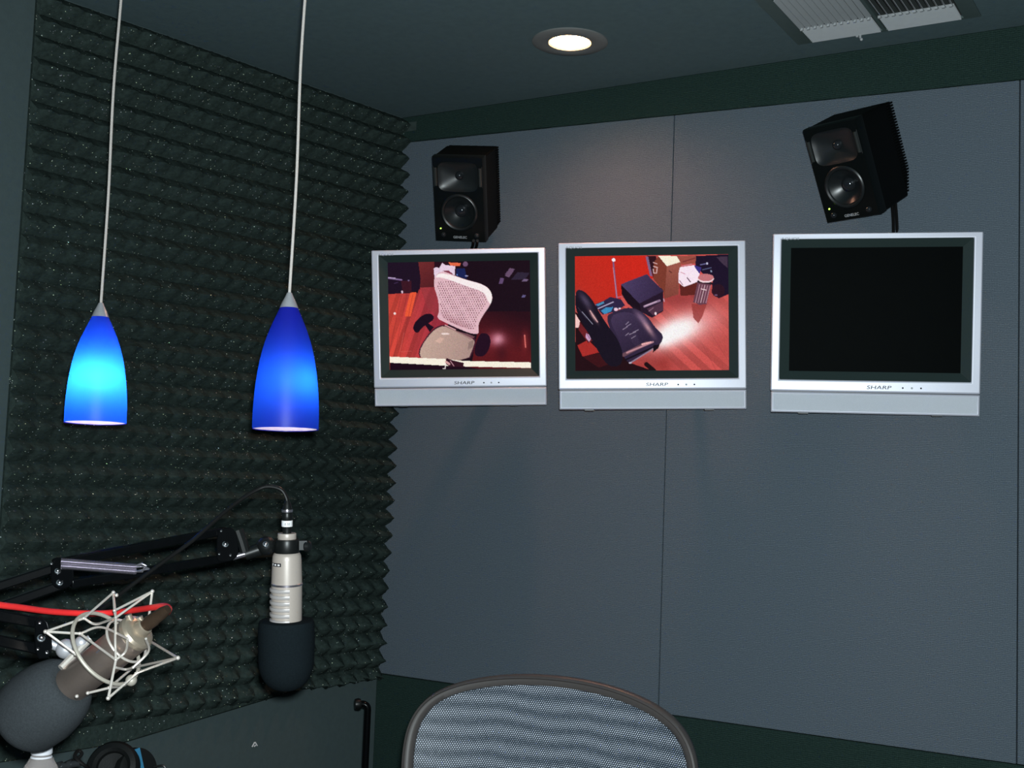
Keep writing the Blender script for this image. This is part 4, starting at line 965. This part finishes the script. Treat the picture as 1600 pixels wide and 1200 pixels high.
def mic_near():
    D = 1.62
    c0 = at(113, 1069, D+.014); c1 = at(219, 984, D-.020)          # windscreen mouth and tail cap
    a = (c1-c0).normalized()
    R = .0248
    t = thing('condenser_microphone', 'bronze-grey studio microphone in a wire spider mount with a large grey foam windscreen', 'microphone', (c0+c1)/2)
    Lb = (c1-c0).length
    m = MB(); m.lathe([(R, -.03), (R, Lb-.014), (R-.0005, Lb-.0125)], c0, a, 48); m.build('body', M_micbody, t, world=True)
    m = MB(); m.lathe([(R-.0006, Lb-.0135), (R-.0006, Lb-.011), (R+.0004, Lb-.0105), (R+.0004, Lb-.006), (R-.002, Lb-.002), (R-.006, Lb), (.012, Lb+.001), (.011, Lb+.010), (.0095, Lb+.011)], c0, a, 48); m.build('tail_cap', M_mictail, t, world=True, smooth=22)
    m = MB(); p = c0 + a*Lb*.55; fw = TOCAM(p); fw = (fw-a*fw.dot(a)).normalized(); up2 = a.cross(fw).normalized()
    if up2.dot(UPV) < 0: up2 = -up2
    q = c0 + a*(Lb*.60) + (fw*.86+up2*.5)*(R); m.bar(q-a*.004, q+a*.004, .0022, .0022, fw); m.build('pad_switch', M_chrome, t, world=True)
    # windscreen: egg along the axis
    w0 = c0 + up2*.003 - a*.006; m = MB(); rw = .0535
    pr = [(R-.002, .004), (R+.004, .007), (rw*.68, .004), (rw*.84, -.007), (rw*.96, -.025), (rw*1.03, -.050), (rw, -.075)]
    for k in range(1, 9): th = k/8*PI/2; pr.append((rw*math.cos(th) if k < 8 else .0001, -.075-.036*math.sin(th)))
    m.lathe(pr, w0, a, 48); fixn(m.build('windscreen', M_wind, t, world=True, smooth=60))
    # spider mount ---------------------------------------------------
    sm = thing('spider_shock_mount', 'pale wire spider shock mount of star-shaped rods around the bronze-grey microphone', 'shock mount', (c0+c1)/2)
    def node(x, y, Rc, side):
        """point seen at x,y lying on the cylinder of radius Rc about the mic axis, near (-1) or far (+1) side"""
        v = (at(x, y, 1) - CAM); w = CAM - c0
        v_ = v - a*v.dot(a); w_ = w - a*w.dot(a)
        A, Bq, Cq = v_.dot(v_), 2*v_.dot(w_), w_.dot(w_) - Rc*Rc; disc = Bq*Bq - 4*A*Cq
        tt = (-Bq + (side*math.sqrt(disc) if disc > 0 else 0))/(2*A); return CAM + v*tt
    ro = .050; rt = .088
    n_ = dict(A=node(71,987,rt,-1), B=node(177,926,rt,1), C=node(238,924,rt,1), D=node(278,1028,rt,-1), E=node(169,1091,rt,-1), G=node(120,1088,.07,-1),
              a=node(131,966,ro,1), b=node(125,990,ro,-1), a2=node(118,1022,ro,-1), c=node(179,954,ro,1), d=node(181,965,ro*.9,1), e=node(228,998,ro,1), g=node(181,1031,ro,-1), h=node(215,1051,ro,-1), i=node(208,1043,ro*.85,1), j=node(170,1075,ro,-1), k=node(137,1083,ro,-1), f=node(182,930,ro*1.1,1))
    wr = .0017
    wires = ['Aa','Ab','Aa2','aB','Bc','Bd','cC','dC','Ce','eD','Di','Dh','hE','Eg','gb','jk','je' if False else 'ij','ce' if False else 'cd']
    def parse(s):
        out = []; i = 0
        while i < len(s):
            if i+1 < len(s) and s[i+1].isdigit(): out.append(s[i:i+2]); i += 2
            else: out.append(s[i]); i += 1
        return out
    m = MB()
    for w in wires:
        p, q = [n_[k] for k in parse(w)]; m.tube([p, (p+q)/2, q], wr, 8)
    for k in n_: m.sph(n_[k], .0028 if k in 'ABCDE' else .0025, 10)
    m.build('star_rods', M_wire, sm, world=True)
    def ring(center, r, tilt_to, tr, name, mt, sq=1.0):
        ax_ = (a + tilt_to).normalized(); u_ = ax_.cross(UPV).normalized(); v_ = ax_.cross(u_)
        P = [center + (u_*math.cos(2*PI*k/48) + v_*math.sin(2*PI*k/48)*sq)*r for k in range(48)]
        mm = MB(); mm.tube(P, tr, 8, closed=True); return mm.build(name, mt, sm, world=True)
    cc = c0 + a*Lb*.60
    ring(c0+a*Lb*.57+up2*.009, .0545, fw*0, .0026, 'outer_ring', M_ring)
    ring(c0+a*Lb*.80, .032, fw*0, .0018, 'inner_ring', M_wire)
    # curved cage wires that grip the body
    m = MB()
    for (x0, y0, x1, y1, x2, y2) in ((125,990,158,980,200,998),(200,998,196,1018,181,1031),(131,966,150,975,181,965),(181,965,180,1000,181,1031),(181,1043,196,1046,208,1043),(170,1075,196,1070,212,1052),(228,998,232,1018,208,1043)):
        P = [node(x0,y0,ro,-1), node(x1,y1,.040,-1), node(x2,y2,ro,-1)]; m.tube(catmull(P, 8), .0016, 8)
    m.build('cage_wire', M_wire, sm, world=True)
    m = MB(); p = at(140, 999, 1.66); q = c0+a*Lb*.30+up2*(-.0)+(at(100,1000,1.66)-at(140,1000,1.66)).normalized()*.042
    m.tube([p, q], .005, 10); m.build('mount_boss', M_wire, sm, world=True)
    m = MB().sph(at(205,1063,1.60), .0075, 16); m.build('tension_knob', M_ring, sm, world=True)
    # two small thumbscrews on the cage near the tail
    m = MB()
    for x, y in ((204,970),(221,973)):
        p = at(x, y, 1.60); m.tube([p, p+up2*.008+a*.003], .0045, 12)
    m.build('thumbscrew', M_mictail, sm, world=True)
    # red cable
    rc = thing('microphone_cable', 'bright red microphone cable curving behind the spider mount', 'cable', c1)
    xl = c1 + a*.010
    e1 = at(259, 954, 1.585); dr = (e1-xl).normalized()
    m = MB(); m.lathe([(.0088, 0), (.0092, .003), (.0092, .018), (.0082, .020), (.0080, .034), (.0056, .044)], xl, dr, 24); m.build('connector', noisy(mat('bronze_black_connector', (.07, .045, .03), .25, .6), 60, .3), rc, world=True)
    P = [xl+dr*.040, at(261,957,1.60), at(264,951,1.62), at(257,947,1.64), at(240,949,1.66), at(205,954,1.70), at(165,958,1.72), at(120,958,1.70), at(75,955,1.66), at(30,949,1.61), at(-10,944,1.57), at(-100,930,1.50), at(-290,915,1.42)]
    m = MB(); m.tube(catmull(P, 8), .0043, 12); m.build('cord', M_red, rc, world=True)
mic_near()

# ------------------------------------------------------------------ bottle, headphones, cable junk on the desk
def bottle():
    p = at(65, 1178, 1.78); b = Vector((p.x, p.y, DZ+.0005)); H_ = p.z - DZ
    t = thing('water_bottle', 'clear plastic bottle with a white screw cap below the grey windscreen', 'bottle', b)
    h = H_; MB().lathe([(.026, 0), (.031, .004), (.032, .012), (.032, h-.075), (.0315, h-.055), (.0295, h-.038), (.0235, h-.019), (.0165, h-.007), (.0125, h-.001), (.0125, h+.004), (.0001, h+.004)], n=40).build('body', M_bottle, t)
    MB().lathe([(.0148, h), (.0152, h+.001), (.0148, h+.014), (.0135, h+.022), (.0095, h+.0225), (.0001, h+.0228)], n=32).build('cap', M_cap, t)
    MB().lathe([(.0145, h-.006), (.0155, h-.005), (.0145, h-.003)], n=32).build('neck_ring', M_cap, t)
bottle()
def headphones():
    c = at(177, 1200, 2.28); 
    r = .049
    base = Vector((c.x, c.y, DZ)); 
    t = thing('headphones', 'black over-ear headphones with a blue stripe at the bottom edge beside the bottle', 'headphones', base)
    c.z = DZ + r + .001
    f_ = (TOCAM(c) + Vector((0,0,.2)) - RGT*.25).normalized()
    m = MB(); m.lathe([(r-.004, -.012), (r, -.006), (r, .006), (r-.005, .014), (r-.014, .017), (r-.020, .012), (r-.022, .004), (.0001, .002)], c, f_, 40); m.build('ear_cup', M_pad, t, world=True)
    c2 = c + RGT*.034 - f_*.03 + Vector((0,0,.0)); f2 = (f_ + RGT*1.2).normalized()
    m = MB(); m.lathe([(.0001, -.018), (.03, -.017), (.042, -.010), (.044, .0), (.042, .012), (.03, .016), (.0001, .017)], c2, f2, 36); m.build('ear_cup', M_black, t, world=True)
    m = MB(); s_ = c2 + f2*.017; s_ = s_ + Vector((0,0,.012)); m.bar(s_ + Vector((0,0,.028)) - RGT*.010, s_ - Vector((0,0,.03)) + RGT*.006, .013, .004, f2); o = m.build('blue_stripe', M_blue, t, world=True)
    m = MB(); l0 = c2 + RGT*.036; m.tube(catmull([l0+Vector((0,0,.008)), l0+RGT*.018+Vector((0,0,.010)), l0+RGT*.024-Vector((0,0,.006)), l0+RGT*.010-Vector((0,0,.018)), l0-Vector((0,0,.016))], 6), .0022, 8); m.build('yoke_loop', M_black, t, world=True)
    hb = [c - Vector((0,0,r-.012)), c - f_*.06 - Vector((0,0,r-.012)), c2 - f_*.10 + RGT*.08 - Vector((0,0,r-.012)), c2 + RGT*.06 - Vector((0,0,r-.014)), c2 - Vector((0,0,.03))]
    m = MB(); m.tube(catmull(hb, 8), .008, 10); m.build('headband', M_pad, t, world=True)
headphones()
def plug():
    t = thing('headphone_cable', 'short black cable with shiny plug lying between bottle and headphones', 'cable', Vector((at(118,1196,2.2).x, at(118,1196,2.2).y, DZ)))
    P = [at(96,1196,2.2), at(108,1190,2.2), at(120,1186,2.21), at(128,1178,2.22), at(122,1173,2.22), at(117,1183,2.2), at(132,1196,2.2), at(140,1206,2.22)]
    z_ = [p.z for p in P]; 
    m = MB(); m.tube(catmull(P + [Vector((P[-1].x, P[-1].y, DZ+.004))], 6), .0032, 8); m.build('cord', M_cable, t, world=True)
    m = MB(); m.cyl(at(96,1197,2.2), at(126,1192,2.2), .0062); m.lathe([(.0075,0),(.0075,.008)], at(106,1195,2.2), at(126,1192,2.2)-at(96,1197,2.2), 16); m.cyl(at(80,1203,2.2), at(98,1197,2.2), .0095); m.build('plug', noisy(mat('dark_plug', (.05,.055,.06), .22, .5), 60, .2), t, world=True)
    m = MB(); q = at(88,1200,2.2); m.cyl(Vector((q.x, q.y, DZ)), q, .012, .010); m.build('plug_stand', M_black, t, world=True)
plug()

# ------------------------------------------------------------------ black stand in the corner
def stand():
    p = at(575, 1100, 3.35); z1 = p.z
    t = thing('metal_stand', 'black tubular metal stand with a bent-over top in the corner behind the chair', 'stand', (p.x, p.y, 0))
    q = p - RGT*.014; r = .0095
    cb = Vector((p.x, p.y, z1-.014)) - RGT*.014
    pts = [Vector((p.x, p.y, .012))] + [cb + RGT*.014*math.cos(k*PI/12) + Vector((0,0,.014*math.sin(k*PI/12))) for k in range(7)] + [cb - RGT*.012 + Vector((0,0,.014))]
    MB().tube(pts, r, 14).build('pole', M_blackm, t, world=True)
    MB().lathe([(.014, -.006), (.016, 0), (.014, .010), (.0001, .012)], cb - RGT*.012 + Vector((0,0,.014)), -RGT - FWD*.3, 20).build('end_cap', M_black, t, world=True)
    MB().lathe([(.11, .0005), (.11, .010), (.09, .018), (.02, .024), (.012, .03)], (p.x, p.y, 0), (0,0,1), 36).build('base', M_blackm, t, world=True)
stand()

# ------------------------------------------------------------------ mesh office chair
def chair():
    c = at(862, 1200, 2.2); yaw = math.radians(6)
    t = thing('office_chair', 'mesh-backed office chair with a dark graphite frame at the bottom of the photo', 'office chair', (c.x, c.y, 0), Matrix.Rotation(yaw, 4, 'Z'))
    ZT = 1.058
    # outline of the back, local x,z, from the top centre round
    half = [(0, ZT), (.07, ZT-.003), (.13, ZT-.012), (.188, ZT-.028), (.233, ZT-.054), (.259, ZT-.096), (.266, ZT-.15), (.262, ZT-.22), (.25, ZT-.31), (.228, ZT-.40), (.20, ZT-.47), (.16, ZT-.51), (.08, ZT-.525), (0, ZT-.53)]
    half = [(x*1.055, z-.004) for x, z in half]
    full = half + [(-x, z) for x, z in half[-2:0:-1]]
    pts = [np.array(p) for p in full]
    for _ in range(3):
        R_ = []
        for i in range(len(pts)): p, q = pts[i], pts[(i+1) % len(pts)]; R_ += [p*.75+q*.25, p*.25+q*.75]
        pts = R_
    cen = np.array((0, ZT-.27))
    def Y(x, z): return -.45*x*x*1.4 + .10*(z-.78)       # wraps forward at the sides, reclines to the top
    n = len(pts)
    def loft(rows, name, m_):
        vs = []; fs = []; k = len(rows)
        for off, dy in rows:
            for i, p in enumerate(pts):
                tg = pts[(i+1) % n]-pts[i-1]; nr = np.array((tg[1], -tg[0])); nr = nr/np.hypot(*nr)
                if nr @ (p-cen) < 0: nr = -nr
                q = p + nr*off; vs.append((q[0], Y(*q)+dy, q[1]))
        for j in range(k):
            for i in range(n): fs.append((j*n+i, j*n+(i+1) % n, ((j+1) % k)*n+(i+1) % n, ((j+1) % k)*n+i))
        return fixn(MB().add(vs, fs).build(name, m_, t, smooth=50))
    loft([(-.013, -.004), (-.0115, -.009), (-.005, -.0115), (-.001, -.011), (-.0003, -.009), (.0005, -.011), (.004, -.0095), (.0065, -.003), (.006, .008), (-.001, .013), (-.010, .011), (-.013, .004)], 'back_frame', M_chfr)
    # suspension mesh, shallow pocket
    vs = []; fs = []; rows = 14
    for j in range(rows+1):
        s_ = 1-j/rows
        for p in pts:
            tg = cen + (p-cen)*s_*.978; dy = .012*(1-s_**2); vs.append((tg[0], Y(*tg)+dy, tg[1]))
    for j in range(rows):
        for i in range(n): fs.append((j*n+i, j*n+(i+1) % n, (j+1)*n+(i+1) % n, (j+1)*n+i))
    MB().add(vs, fs).build('back_mesh', M_mesh, t, smooth=60)
    # spine, seat, arms, gas lift and five-star base
    MB().tube(catmull([(0, Y(0,.60)+.03, .62), (0, .09, .54), (0, .05, .45), (0, -.08, .42)], 6), .022, 12).build('back_support', M_chfr, t)
    mb = MB(); sp = [(.25*math.copysign(abs(math.cos(a_))**.6, math.cos(a_)), -.22+.22*math.copysign(abs(math.sin(a_))**.6, math.sin(a_))) for a_ in [2*PI*k/48 for k in range(48)]]
    mb.tube([(x, y, .47-.10*(y+.22)*(y+.22)*4) for x, y in sp], .014, 10, closed=True); mb.build('seat_frame', M_chfr, t)
    mb = MB(); mb.add([(x, y, .472-.4*(y+.22)**2) for x, y in sp]+[(x*.5, -.22+(y+.22)*.5, .455) for x, y in sp]+[(0, -.22, .45)], [(i, (i+1) % 48, 48+(i+1) % 48, 48+i) for i in range(48)]+[(48+i, 48+(i+1) % 48, 96) for i in range(48)]); mb.build('seat_mesh', M_mesh, t, smooth=60)
    for s_ in (-1, 1):
        m_ = MB(); m_.tube(catmull([(s_*.17, -.10, .44), (s_*.29, -.08, .46), (s_*.295, -.06, .56), (s_*.29, -.08, .665)], 6), .014, 10); ar = m_.build('arm', M_chfr, t)
        sub(fixn(MB().box((s_*.29-.045, -.24, .665), (s_*.29+.045, .02, .69)).build('arm_pad', M_pad, ar, bevel=.01)), ar)
    MB().box((-.10, -.32, .40), (.10, -.06, .445)).build('tilt_mechanism', M_chfr, t, bevel=.01)
    MB().lathe([(.032, .09), (.032, .24), (.018, .245), (.018, .41)], (0, -.19, 0), n=24).build('gas_lift', M_blackm, t)
    for k in range(5):
        a_ = 2*PI*k/5+.3; d_ = Vector((math.cos(a_), math.sin(a_), 0)); o_ = Vector((0, -.19, 0))
        lg = MB().tube([o_+Vector((0,0,.11)), o_+d_*.16+Vector((0,0,.10)), o_+d_*.31+Vector((0,0,.075))], [.026, .022, .015], 10).build('base_leg', M_chfr, t)
        side = Vector((-d_.y, d_.x, 0)); e = o_+d_*.31
        mb = MB(); mb.cyl(e+Vector((0,0,.03))-side*.022, e+Vector((0,0,.03))-side*.005, .0292); mb.cyl(e+Vector((0,0,.03))+side*.005, e+Vector((0,0,.03))+side*.022, .0292); mb.cyl(e+Vector((0,0,.03)), e+Vector((0,0,.075)), .007)
        sub(mb.build('caster', M_black, lg), lg)
chair()
